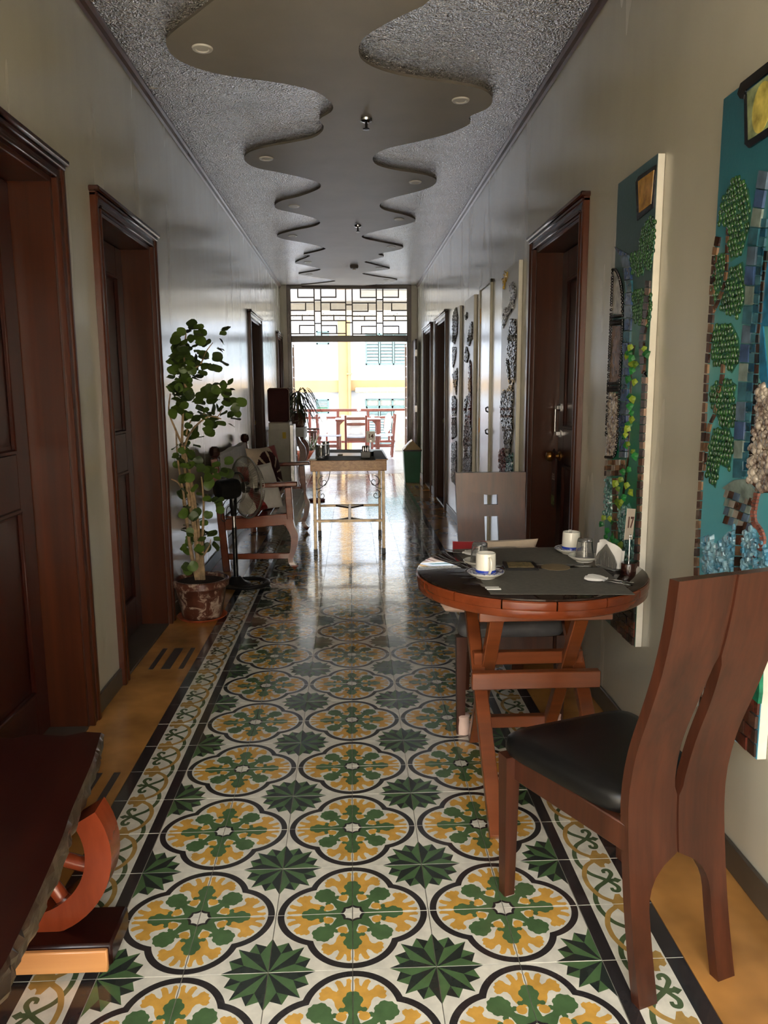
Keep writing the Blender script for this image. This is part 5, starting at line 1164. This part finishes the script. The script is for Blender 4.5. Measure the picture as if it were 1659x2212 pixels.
    def strip(s, name, path, w, mats, step, h=.006, seed=0, gap=.12, jit=.1):
        """column of tesserae along a pixel path; w in pixels"""
        rg = random.Random(seed); P = smooth_path([(x, y, 0) for x, y in path], 6); L = [0]
        for a, b in zip(P, P[1:]): L.append(L[-1]+(b-a).length)
        def at(d):
            for i in range(len(L)-1):
                if L[i+1] >= d: f = (d-L[i])/max(1e-6, L[i+1]-L[i]); return P[i].lerp(P[i+1], f), (P[i+1]-P[i]).normalized()
            return P[-1], (P[-1]-P[-2]).normalized()
        d = 0; i = 0
        while d < L[-1]-step*.3:
            st = step*rg.uniform(1-jit, 1+jit); d1 = min(d+st*(1-gap), L[-1]); (a, ta), (b, tb2) = at(d), at(d1); na, nb = Vector((-ta.y, ta.x, 0)), Vector((-tb2.y, tb2.x, 0)); k = w/2*(1+rg.uniform(-.08, .08))
            q = [a+na*k, a-na*k, b-nb*k, b+nb*k]
            s._pr(name, ccw([s.q(p.x, p.y) for p in q]), h*rg.uniform(.8, 1.2), mats[(i*7+seed) % len(mats)] if len(mats) > 1 else mats[0]); d += st; i += 1
    def grid(s, name, y0, y1, z0, z1, ny, nz, mats, h=.006, seed=0, gap=.1):
        rg = random.Random(seed); y0 -= s.o.y; y1 -= s.o.y; z0 -= s.o.z; z1 -= s.o.z
        for j in range(nz):
            off = .5*(j % 2)
            for i in range(ny+1):
                a = y0+(y1-y0)*(i-off)/ny; b = y0+(y1-y0)*(i-off+1)/ny; a, b = max(a, y0), min(b, y1)
                if b-a < .3*(y1-y0)/ny: continue
                c, d = z0+(z1-z0)*j/nz, z0+(z1-z0)*(j+1)/nz; g1, g2 = gap*(b-a)/2, gap*(d-c)/2; jx = lambda: rg.uniform(-.12, .12)*(b-a)
                s._pr(name, ccw([(a+g1+jx()*.5, c+g2), (b-g1+jx()*.5, c+g2+jx()*.4), (b-g1+jx()*.5, d-g2), (a+g1+jx()*.5, d-g2+jx()*.4)]), h*rg.uniform(.7, 1.2), rg.choice(mats))
plain('ms_leafback', (50, 104, 88), .5, var=.2)
def sc1(L, ox, oy, k): return [(ox+x/k, oy+y/k) for x, y in L]
# nearest panel
p1 = Panel('large teal mosaic panel with lantern, bead tree and stone cabin at the right edge', 1.826, 2.236, .405, 2.147, 'paint_one')
A = lambda L: sc1(L, 1440, 130, 3.881)
B_ = lambda L: sc1(L, 1440, 700, 3.95)
p1.poly('lantern_glass', [(1616, 198), (1690, 140), (1690, 262), (1618, 303)], .003, 'ms_lamp')
p1._pr('lamp_glow', [(p1.q(1648, 232)[0]+.045*math.cos(a), p1.q(1648, 232)[1]+.06*math.sin(a)) for a in [2*PI*i/24 for i in range(24)]], .004, 'ms_glow'); p1.poly('lantern_roof', [(1597, 203), (1604, 180), (1700, 105), (1700, 128), (1614, 196), (1611, 214), (1603, 213)], .006, 'ms_black'); p1.poly('lantern_post', [(1611, 205), (1616, 203), (1618, 308), (1612, 312)], .005, 'ms_black'); p1.poly('lantern_sill', [(1612, 310), (1690, 258), (1690, 275), (1622, 320)], .006, 'ms_black')
for i, L in enumerate((A([(520, 1060), (600, 970), (690, 1080), (715, 1250), (700, 1400), (640, 1620), (540, 1690), (520, 1560), (540, 1450), (500, 1370), (440, 1370), (460, 1200)]), A([(420, 1620), (500, 1610), (510, 1730), (480, 1800), (470, 1960), (400, 2060), (385, 1960), (400, 1780)]), A([(530, 1750), (640, 1690), (670, 1850), (650, 2050), (600, 2150), (450, 2100), (480, 1980)]), B_([(420, 0), (560, 0), (620, 120), (635, 290), (560, 420), (500, 340), (400, 370), (390, 150)]), B_([(380, 540), (440, 480), (470, 540), (520, 460), (600, 520), (580, 650), (610, 760), (600, 870), (480, 900), (440, 800), (400, 740), (370, 650)]), B_([(400, 890), (540, 890), (580, 1020), (540, 1240), (460, 1200), (420, 1400), (340, 1280), (370, 1060)]))):
    p1.beads(L, .0165, .026, (.007, .0064, .0105), seed=i)
p1.strip('trunk_tile', A([(440, 1480), (415, 1640), (395, 1900), (380, 2200)])+B_([(362, 200), (345, 420), (332, 700), (318, 980), (300, 1280), (282, 1580), (266, 1880), (262, 2160)]), 9, ['ms_brown', 'ms_tan', 'ms_dark', 'ms_brown'], 21, seed=2)
p1.strip('branch_tile', A([(520, 1400), (515, 1600), (500, 1850), (440, 2020), (395, 2110)]), 5, ['ms_brown', 'ms_tan'], 20, .005, seed=4); p1.strip('branch_tile', B_([(490, 340), (480, 480), (445, 620), (420, 760), (370, 880), (345, 1080), (320, 1250)]), 6, ['ms_brown', 'ms_tan'], 22, .005, seed=5)
p1.strip('arch_tile', A([(835, 930), (790, 1180), (760, 1370), (735, 1560), (720, 1740), (708, 1930), (700, 2110)])+B_([(698, 60), (683, 230), (672, 400), (660, 570), (652, 740), (640, 910), (632, 1080), (622, 1320)]), 19, ['ms_slate', 'ms_grey', 'ms_teal', 'ms_pale'], 42, .007, seed=1, jit=.04, gap=.06)
p1.strip('inner_tile', A([(835, 1330), (805, 1600), (780, 1900), (760, 2150)])+B_([(757, 40), (747, 230), (735, 430), (722, 640), (708, 850), (695, 1060), (680, 1300)]), 11, ['ms_deep', 'ms_teal'], 21, .006, seed=3, jit=.05)
p1.strip('dark_tile', A([(845, 1600), (815, 1900), (795, 2160)])+B_([(792, 60), (780, 300), (765, 560), (752, 800), (738, 1000), (724, 1200)]), 6, ['ms_black', 'ms_dark'], 22, .005, seed=6)  # narrow column of black and dark brown tesserae
p1.poly('sky_glass', A([(850, 1700), (900, 1640), (900, 2230), (815, 2230)])+B_([(880, 545), (840, 540), (800, 460), (800, 0)])[0:4], .003, 'ms_sky')
p1.beads(B_([(790, 500), (900, 560), (950, 900), (950, 1440), (800, 1440), (700, 1330), (710, 1100), (750, 900), (770, 700)]), .015, .019, (.008, .008, .009), 'pebbles', 3, 'pebble_bank', 'ms_brown', 2.0)
p1.poly('cabin_roof', B_([(488, 1400), (590, 1330), (690, 1322), (785, 1440), (750, 1510)]), .006, 'ms_pale')
for r_ in range(4):
    p1.strip('cabin_tile', B_([(510, 1440+75*r_), (620, 1475+75*r_), (735, 1515+75*r_)]), 17, ['ms_silver', 'ms_pale', 'ms_grey', 'ms_brown'], 11, .007, seed=8+r_, jit=.3)
p1.strip('coral_tile', B_([(785, 1440), (760, 1560), (755, 1680), (810, 1760), (835, 1850), (800, 1940)]), 9, ['ms_coral'], 8, .007, seed=12)
p1.rough('rock_field', B_([(320, 1830), (360, 1800), (410, 1830), (440, 1900), (520, 1780), (600, 1720), (590, 2150), (320, 2150)]), .012, 'rough_blue', 6, .016); p1.rough('rock_field', B_([(670, 1760), (760, 1740), (830, 1800), (870, 1900), (870, 2150), (660, 2150)]), .012, 'rough_blue', 7, .016)
p1.strip('post_tile', B_([(640, 1720), (630, 1900), (620, 2150)]), 13, ['ms_brown', 'ms_tan', 'ms_dark'], 22, .007, seed=14)
p1.beads(B_([(720, 2060), (740, 1960), (780, 1980), (790, 2060)]), .008, .012, (.004, .004, .005), 'ms_rose', 4, 'berry_beads')
p1.grid('brick_tile', 1.83, 1.945, .408, .60, 3, 5, ['ms_brick', 'ms_dark', 'ms_brown'], .008, 3); p1.rough('rock_field', [(1575, 1560), (1592, 1540), (1592, 1600), (1575, 1590)], .01, 'rough_blue', 5, .014)
p1.poly('jade_leaf', [(1632, 1420), (1650, 1390), (1653, 1500), (1645, 1520), (1625, 1500)], .01, 'ms_jade')
p1.grid('wall_tile', 1.96, 2.2, .41, .52, 5, 3, ['ms_brown', 'ms_tan', 'ms_silver'], .007, 5)
# second panel
p2 = Panel('tall dark green mosaic panel with arched window and ivy behind the round table', 2.695, 3.085, .41, 2.137, 'paint_two')
A = lambda L: sc1(L, 1290, 330, 4.706)
B_ = lambda L: sc1(L, 1290, 780, 4.706)
p2.poly('lantern_frame', A([(400, 300), (430, 240), (610, 120), (600, 250), (575, 560), (415, 690)]), .004, 'ms_black'); p2.poly('lantern_glass', A([(430, 290), (590, 175), (560, 520), (440, 610)]), .006, 'ms_amber')
for i, L in enumerate((A([(480, 730), (540, 640), (600, 680), (590, 1000), (540, 1200), (480, 1150), (430, 950)]), A([(340, 1040), (430, 1000), (480, 1180), (470, 1250), (350, 1230)]), A([(360, 1420), (450, 1390), (555, 1450), (545, 1700), (500, 1800), (370, 1700)]))): p2.beads(L, .015, .021, (.007, .0065, .0095), seed=20+i)
p2.strip('arch_stone', A([(205, 985), (240, 975), (290, 1040), (320, 1180), (335, 1400), (330, 1600), (320, 1800), (310, 2000), (305, 2200)])+B_([(300, 80), (292, 300), (285, 500), (278, 700), (272, 980)]), 14, ['ms_slate', 'ms_grey', 'ms_slate', 'ms_teal'], 27, .008, seed=2, jit=.06, gap=.07)
p2.poly('window_pane', A([(175, 1200), (215, 1230), (255, 1380), (250, 1640), (160, 1640)]), .003, 'ms_silver'); p2.poly('window_pane', A([(160, 1760), (255, 1760), (245, 2212)])+B_([(235, 210), (130, 220)]), .003, 'ms_tan')
for path in (A([(168, 1190), (155, 1500), (145, 1800), (130, 2212)])+B_([(118, 250), (108, 500), (98, 750)]), A([(168, 1190), (205, 1195), (245, 1290), (270, 1450), (270, 1700), (262, 2000), (250, 2212)])+B_([(240, 250), (232, 500), (222, 750), (190, 960), (100, 975)]), A([(150, 1670), (270, 1655)]), A([(150, 1720), (270, 1705)]), A([(150, 1745), (270, 1730)]), B_([(120, 230), (235, 225)]), B_([(120, 270), (235, 262)]), B_([(120, 300), (235, 295)])):
    P = smooth_path([(x, y, 0) for x, y in path], 6); mb = MB(); last = None
    for p in P:
        a = Vector(p2.q(p.x, p.y)); 
        if last is None or (a-last).length > .009:
            n_ = 1 if last is None else int((a-last).length/.009)
            for k in range(n_): b = a if last is None else last.lerp(a, (k+1)/n_); mb.ball((-.031, b.x, b.y), .0065, 8, 6)
            last = a
    o = mb.build('bead_string', 'bead_black', p2.t, recalc=False, smooth=80); o['kind'] = 'stuff'
p2.strip('trunk_tile', A([(530, 1300), (500, 1700), (470, 1900), (480, 2212)])+B_([(492, 100), (492, 300), (480, 600), (465, 900), (450, 1200), (440, 1500), (425, 1800), (410, 2100)]), 9, ['ms_brown', 'ms_dark', 'ms_tan', 'ms_dark'], 17, .008, seed=3)
p2.beads(B_([(120, 340), (210, 330), (215, 800), (180, 950), (95, 960), (90, 750)]), .015, .019, (.007, .008, .009), 'pebbles', 2, 'pebble_bank', 'ms_brown', 2.0)
for r_ in range(3): p2.strip('ledge_stone', B_([(85, 1030+55*r_), (190, 1030+55*r_), (290, 1030+50*r_)]), 11, ['ms_silver', 'ms_tan', 'ms_brown'], 9, .009, seed=30+r_, jit=.3)
p2.rough('rock_field', B_([(75, 1200), (160, 1190), (165, 1590), (60, 1560)]), .011, 'rough_teal', 4, .015); p2.rough('rock_field', B_([(215, 1500), (330, 1450), (395, 1900), (390, 2050), (300, 2050), (220, 1650)]), .011, 'rough_teal', 5, .015)
p2.strip('post_tile', B_([(192, 1190), (190, 1600), (185, 2000)]), 10, ['ms_brown', 'ms_tan'], 20, .007, seed=7)
p2.grid('brick_tile', 2.70, 2.95, .413, .60, 7, 6, ['ms_dark', 'ms_brick', 'ms_black'], .008, 4)
iv = MB(); iv.add([(0, 0, 0), (-.5, .35, .03), (-.3, .7, .12), (0, 1.1, 0), (.3, .7, .12), (.5, .35, .03), (0, .5, .2)], [(0, 5, 6), (5, 4, 6), (4, 3, 6), (3, 2, 6), (2, 1, 6), (1, 0, 6)])
iv0 = iv.build('ivy_leaf', 'ivy', p2.t, smooth=0, recalc=False); iv1 = iv.build('ivy_leaf', 'ivy_dark', p2.t, smooth=0, recalc=False); first = {0: True, 1: True}; rg = random.Random(6)
for i, (x, y) in enumerate([(370, 20), (400, 90), (360, 180), (420, 210), (350, 360), (380, 380), (360, 450), (370, 530), (390, 590), (350, 640), (360, 690), (300, 760), (320, 750), (310, 850), (355, 850), (375, 930), (405, 955), (370, 1110), (285, 1120), (285, 1210), (230, 1240), (340, 1260), (230, 1300), (350, 1330), (290, 1380), (230, 1420), (270, 1430), (250, 1480), (110, 1600), (150, 1600), (90, 1660), (170, 1650), (140, 1720), (180, 1770), (210, 1830), (270, 1860), (120, 1790), (160, 1820), (230, 1890), (350, -60), (400, -30), (380, -140), (350, -90), (430, 30), (520, -80), (500, -120), (200, 1250), (190, 1800), (250, 1930)]):
    k = 1 if rg.random() < .4 else 0; src = (iv0, iv1)[k]; o = src if first[k] else src.copy()
    if not first[k]: COL.objects.link(o)
    first[k] = False; a, b = p2.q(*B_([(x, y)])[0]); o.parent = p2.t; sc_ = rg.uniform(.022, .034)
    o.matrix_local = Matrix.Translation((-.036, a, b+.012)) @ Matrix.Rotation(rg.uniform(.45, 1.0), 4, 'Z') @ Matrix.Rotation(rg.uniform(-.7, .7), 4, 'X') @ Matrix(((0, 0, -1, 0), (1, 0, 0, 0), (0, -1, 0, 0), (0, 0, 0, 1))) @ Matrix.Scale(sc_, 4)
p2.strip('vine', B_([(380, -160), (360, 0), (345, 250), (335, 500), (320, 720), (320, 950), (300, 1150), (270, 1350)]), 3, ['ms_dark'], 40, .003, seed=9, gap=0)
# far panels
def far_panel(label, px, w, shapes, o_, k_):
    y0 = XP(*px, XFR).y; p = Panel(label, y0, y0+w, .41, 2.14, 'paint_pale')
    for L, m, nm, seed in shapes:
        L2 = sc1(L, o_[0], o_[1], k_); p.poly(nm, L2, .004, m); p.rough(nm+'_chips', L2, .012, m, seed, .016)
    return p
p3 = far_panel('pale sea relief panel with silver swirl, gold fish and dark seaweed', (1121, 566), .52, [([(120, 200), (145, 105), (165, 120), (160, 190), (140, 215), (130, 290)], 'ms_gold', 'fish', 1), ([(185, 330), (188, 240), (212, 215), (242, 260), (240, 370), (215, 470), (170, 540), (122, 660), (125, 490), (190, 430), (208, 350), (205, 290)], 'glitter_silver', 'swirl', 2), ([(195, 575), (245, 580), (252, 700), (242, 960), (232, 1180), (215, 1190), (195, 960), (168, 900), (175, 720)], 'glitter_dark', 'seaweed', 3), ([(150, 960), (168, 955), (195, 1170), (178, 1190)], 'glitter_dark', 'seaweed', 4), ([(120, 1240), (138, 1250), (150, 1340), (180, 1200), (215, 1200), (225, 1290), (210, 1400), (215, 1600), (190, 1850), (150, 1850), (120, 1600), (100, 1520), (100, 1420)], 'glitter_dark', 'seaweed', 5), ([(90, 1830), (130, 1800), (145, 1900), (145, 2140), (110, 2140), (80, 1930)], 'glitter_maroon', 'coral', 6), ([(150, 1900), (215, 1850), (205, 2250), (150, 2250)], 'glitter_teal', 'sea_bed', 7)], (1060, 560), 4.42)
far_panel('pale relief panel with dark tree and hanging pods next to the utility door', (1024, 637), .5, [([(225, 440), (228, 380), (245, 370), (248, 430)], 'glitter_dark', 'pod', 1), ([(282, 480), (302, 475), (300, 640), (265, 720), (242, 700)], 'glitter_dark', 'pod', 2), ([(225, 740), (242, 735), (264, 830), (244, 895), (216, 880)], 'glitter_dark', 'pod', 3), ([(272, 880), (286, 900), (292, 1250), (284, 1560), (260, 1560), (264, 1000)], 'glitter_maroon', 'stem', 4), ([(240, 1255), (258, 1270), (244, 1330), (228, 1440), (213, 1430), (222, 1300)], 'glitter_dark', 'pod', 5), ([(228, 1440), (260, 1430), (290, 1600), (290, 2200), (203, 2200), (203, 1930), (222, 1880), (208, 1780)], 'glitter_dark', 'root_mass', 6)], (960, 600), 4.917)
far_panel('narrow pale relief panel with dark figures nearest the far door frames', (993, 661), .46, [([(85, 400), (130, 320), (146, 420), (140, 600), (110, 700), (84, 680)], 'glitter_dark', 'crown', 1), ([(92, 740), (130, 740), (122, 850), (96, 960), (84, 930)], 'glitter_silver', 'figure', 2), ([(90, 1030), (140, 960), (142, 1060), (128, 1250), (100, 1100)], 'glitter_silver', 'figure', 3), ([(84, 1260), (110, 1260), (134, 1300), (128, 1470), (84, 1460)], 'glitter_dark', 'figure', 4), ([(78, 1490), (128, 1490), (132, 1680), (84, 1720)], 'glitter_dark', 'figure', 5), ([(74, 1760), (132, 1740), (132, 2200), (76, 2200)], 'glitter_dark', 'figure', 6)], (960, 600), 4.917)
# ------------------------------------------------------------------ ceiling fittings
plain('lamp_white', (236, 234, 226), .3, var=.02)
for i, (px, py, lb) in enumerate([(437, 104, 'nearest on the left lobe'), (995, 216, 'nearest on the right lobe'), (575, 342, 'second on the left side'), (897, 393, 'second on the right side'), (635, 445, 'third on the left side'), (862, 473, 'third on the right side'), (632, 509, 'fourth on the left side'), (845, 533, 'fourth on the right side'), (665, 566, 'fifth on the left side'), (820, 578, 'fifth on the right side'), (668, 593, 'farthest on the left side'), (835, 605, 'farthest on the right side')]):
    c = ZP(px, py, PZ); t = thing('ceiling_downlight', 'white round unlit recessed downlight, '+lb, 'light', c, group='recessed downlights in the wavy ceiling panel')
    MB().lathe([(.028, -.004), (.032, -.008), (.046, -.007), (.05, -.002), (.05, .0), (.028, .0)], n=24).build('ring', 'lamp_white', t); MB().lathe([(0, -.0005), (.028, -.0005)], n=24).build('lens', 'sign_card', t, recalc=False)
for px, py, lb in ((791, 257, 'nearer dark ceiling sprinkler with round plate'), (773, 487, 'farther dark ceiling sprinkler with round plate')):
    c = ZP(px, py, PZ); t = thing('ceiling_sprinkler', lb, 'sprinkler', c, group='ceiling sprinklers')
    MB().lathe([(0, 0), (.036, 0), (.033, -.012), (.015, -.02), (0, -.02)], n=20).build('plate', 'chrome', t); mb = MB().cyl((0, 0, -.018), (0, 0, -.055), .008, n=10); mb.lathe([(0, -.055), (.02, -.055), (.02, -.06), (0, -.062)], n=14); mb.build('nozzle', 'black_plastic', t)
c = ZP(765, 573, PZ); t = thing('smoke_detector', 'small smoke detector far along the ceiling panel', 'detector', c); MB().lathe([(0, 0), (.055, 0), (.055, -.025), (.045, -.04), (0, -.045)], n=22).build('housing', 'taupe_edge', t); MB().lathe([(0, -.044), (.02, -.046), (.018, -.06), (0, -.062)], n=12).build('sensor', 'lamp_white', t)
p = XP(322, 186, -WX+.03); o = MB().beam((-WX+.001, p.y, p.z+.0), (-WX+.16, p.y+.02, p.z+.005), .022, .022, b=.003).build('cable_trunk', 'lamp_white'); tag(o, 'short white cable trunk stub at the top of the left wall', 'trunking')
# ------------------------------------------------------------------ small things on the right wall
p = XP(1134, 1172, WX-.004); t = thing('wall_outlet', 'white wall socket low beside the door with the hanging card', 'socket', (WX, p.y, p.z)); MB().bx(-.008, 0, -.04, .04, -.04, .04, .003).build('plate', 'sign_white', t)
for dz in (-.016, .016): MB().bx(-.0095, -.007, -.014, .014, dz-.009, dz+.009).build('socket', 'ink_dark', t, smooth=0)
tD, lfD, dD, kyD = D5
kx, ky_, kz_ = WX+dD-.035, tD.location.y+kyD, .97
hg = thing('door_hanger', 'dark red card hanging from the round door knob', 'door hanger', (kx, ky_, kz_))
mb = MB().prism([(-.036, -.30), (.036, -.30), (.036, -.02), (.03, .03), (.0, .045), (-.03, .03), (-.036, -.02)], -.0015, .0015, (0, 0, -.0), (0, -1, 0), (0, 0, 1)); mb.build('card', 'hanger_red', hg, smooth=0) if 'hanger_red' in M else (plain('hanger_red', (60, 18, 16), .4), mb.build('card', 'hanger_red', hg, smooth=0))
def text_on(parent, txt, size, loc, rot, m, name='lettering'):
    cu = bpy.data.curves.new(name, 'FONT'); cu.body = txt; cu.size = size; cu.align_x = 'CENTER'; cu.align_y = 'CENTER'; cu.extrude = .0002; cu.space_line = .9
    ob = bpy.data.objects.new(name, cu); COL.objects.link(ob); me = bpy.data.meshes.new_from_object(ob.evaluated_get(bpy.context.evaluated_depsgraph_get())); bpy.data.objects.remove(ob)
    me.materials.clear(); me.materials.append(M[m]); ob = bpy.data.objects.new(name, me); COL.objects.link(ob); ob.parent = parent; ob.location = loc; ob.rotation_euler = rot; return ob
text_on(hg, 'PLEASE\nDO NOT\nDISTURB', .015, (-.0022, 0, -.12), (PI/2, 0, -PI/2), 'sign_card')
plain('hanger_picture', (110, 130, 80), .5, var=.6, vs=80)
MB().bx(-.0025, -.0014, -.03, .03, -.285, -.23).build('picture', 'hanger_picture', hg, smooth=0)
# ------------------------------------------------------------------ veranda furniture
VT = thing('veranda_table', 'wooden table with bracketed legs at the veranda railing', 'table', (.14, 16.0, 0)); vz = ZP(760, 905, .76).z
MB().bx(-.45, .46, -.4, .4, .725, .76, .005).build('table_top', 'far_wood', VT)
for x in (-.4, .41):
    for y in (-.35, .35): MB().bx(x-.035, x+.035, y-.03, y+.03, 0, .725, .004).build('leg', 'far_wood', VT)
    MB().prism([(0, 0), (math.copysign(.12, -x), 0), (0, -.12)] if x < 0 else [(0, 0), (0, -.12), (-.12, 0)], -.015, .015, (x, -.35, .725), (1, 0, 0), (0, 0, 1)).build('bracket', 'far_wood', VT, smooth=0)
o = MB().bx(-.46, .47, -.41, .41, .7605, .764); o = o.build('table_cloth', 'grey_cushion', smooth=0); o.location = (.14, 16.0, 0); tag(o, 'pale grey cloth on the veranda table', 'tablecloth')
def v_chair(label, loc, rz, cush):
    t = thing('veranda_chair', label, 'chair', loc, rz, group='wooden chairs around the veranda table')
    for x in (-.2, .2):
        MB().beam((x, 0, 0), (x, -.07, .86), .04, .045, (1, 0, 0), .004).build('leg', 'far_wood', t); MB().bx(x-.02, x+.02, .38, .42, 0, .42, .003).build('leg', 'far_wood', t); MB().bx(x-.014, x+.014, .0, .4, .2, .235, .003).build('side_stretcher', 'far_wood', t)
    for z in (.80, .69): MB().box((0, -.07*z/.86, z), (.4, .022, .055), None, .004).build('back_slat', 'far_wood', t)
    for y in (.01, .39): MB().bx(-.2, .2, y-.012, y+.012, .36, .42, .003).build('seat_rail', 'far_wood', t)
    MB().bx(-.21, .21, -.02, .42, .421, .455, .014).build('seat_pad', 'grey_cushion', t)
    return t
v_chair('veranda chair seen from behind in front of the table', (.10, 15.05, 0), 0, None)
v_chair('veranda chair left of the table facing right', (-.62, 15.75, 0), -PI/2, None)
v_chair('veranda chair right of the table facing left', (.83, 15.75, 0), PI/2, None)
cushion('cushion', 'white cushion on the veranda chair seen from behind', (.38, .40, .12), (.10, 15.12, .665), (R(84), 0, 0), ['white_cloth'], group='cushions on the veranda chairs')
pf = lambda u, v: (2 if v < .4 else 1) if abs(u-.5) < .22 and .2 < v < .75 else 0
cushion('cushion', 'white cushion with peach print on the left veranda chair', (.40, .42, .15), (-.54, 15.75, .675), (R(80), 0, R(90)), ['white_cloth', 'peach_print', 'maroon_print'], pf, group='cushions on the veranda chairs')
cushion('cushion', 'white cushion with peach print on the right veranda chair', (.40, .42, .15), (.75, 15.75, .675), (R(80), 0, R(-90)), ['white_cloth', 'peach_print', 'maroon_print'], pf, group='cushions on the veranda chairs')
number_sign('table_number', 'small card reading 15 on the veranda table', (.17, 15.95, .765), '15', .075, .085, .16, 0, 0, ('sign_white', 'ink_brown'), base_m='black_plastic', ts=.85)
for x, lb in ((-.16, 'white cup at the left of the veranda table'), (.45, 'white cup at the right of the veranda table')):
    o = MB().lathe([(0, 0), (.05, 0), (.05, .006), (.032, .01), (.04, .08), (.036, .08), (.03, .014), (0, .012)], n=18).build('veranda_cup', 'porcelain'); o.location = (x, 15.9, .765); tag(o, lb, 'cup', 'cups on the veranda table')
o = MB().bx(-.06, .06, -.03, .03, 0, .075, .004).build('napkin_box', 'sign_card'); o.location = (.17, 15.82, .765); tag(o, 'beige napkin box on the veranda table', 'napkin box')
# veranda bench on the left with cushions and a stool-like planter
vb_ = thing('veranda_bench', 'dark armed bench at the left of the veranda', 'bench', (-.98, 14.3, 0))
for y in (-.5, .5):
    MB().bx(-.3, .38, y-.03, y+.03, .60, .635, .006).build('arm_rest', 'dark_frame', vb_); MB().bx(.26, .32, y-.025, y+.025, 0, .6, .004).build('leg', 'dark_frame', vb_); MB().bx(-.3, -.24, y-.025, y+.025, 0, .85, .004).build('leg', 'dark_frame', vb_)
MB().bx(-.3, .32, -.5, .5, .36, .4, .005).build('seat', 'dark_frame', vb_); MB().bx(-.3, -.27, -.5, .5, .45, .85, .005).build('backrest', 'dark_frame', vb_)
cushion('cushion', 'pale grey cushion leaning on the nearer arm of the veranda bench', (.44, .42, .15), (-1.08, 14.12, .63), (R(80), 0, R(60)), ['grey_cushion'], group='cushions on the veranda bench')
cushion('cushion', 'pale grey cushion at the farther end of the veranda bench', (.44, .42, .15), (-1.05, 14.5, .63), (R(80), 0, R(75)), ['grey_cushion'], group='cushions on the veranda bench')
pl2 = thing('log_planter', 'brown log planter with spiky leaves on the veranda', 'planter', (-.72, 13.3, 0)); MB().cyl((-.22, 0, .2), (.22, 0, .2), .13, n=20).build('log', 'log_red', pl2); 
for x in (-.15, .15): MB().bx(x-.03, x+.03, -.12, .12, 0, .09, .004).build('cradle', 'dark_frame', pl2)
r5 = random.Random(18)
for i in range(36):
    a = r5.uniform(0, 2*PI); L = r5.uniform(.25, .45); up = r5.uniform(.8, 1.9); x0 = r5.uniform(-.15, .15); d = Vector((math.cos(a), math.sin(a), 0)); s_ = d.cross(Vector((0, 0, 1))); mb = MB()
    mb.sheet(lambda u, v: d*(L*u*.8)+Vector((x0, 0, .32+L*(up*u-1.2*u*u)))+s_*((v-.5)*.02*(1-u*.9)), 7, 1).build('leaf', 'blade_leaf', pl2, recalc=False)
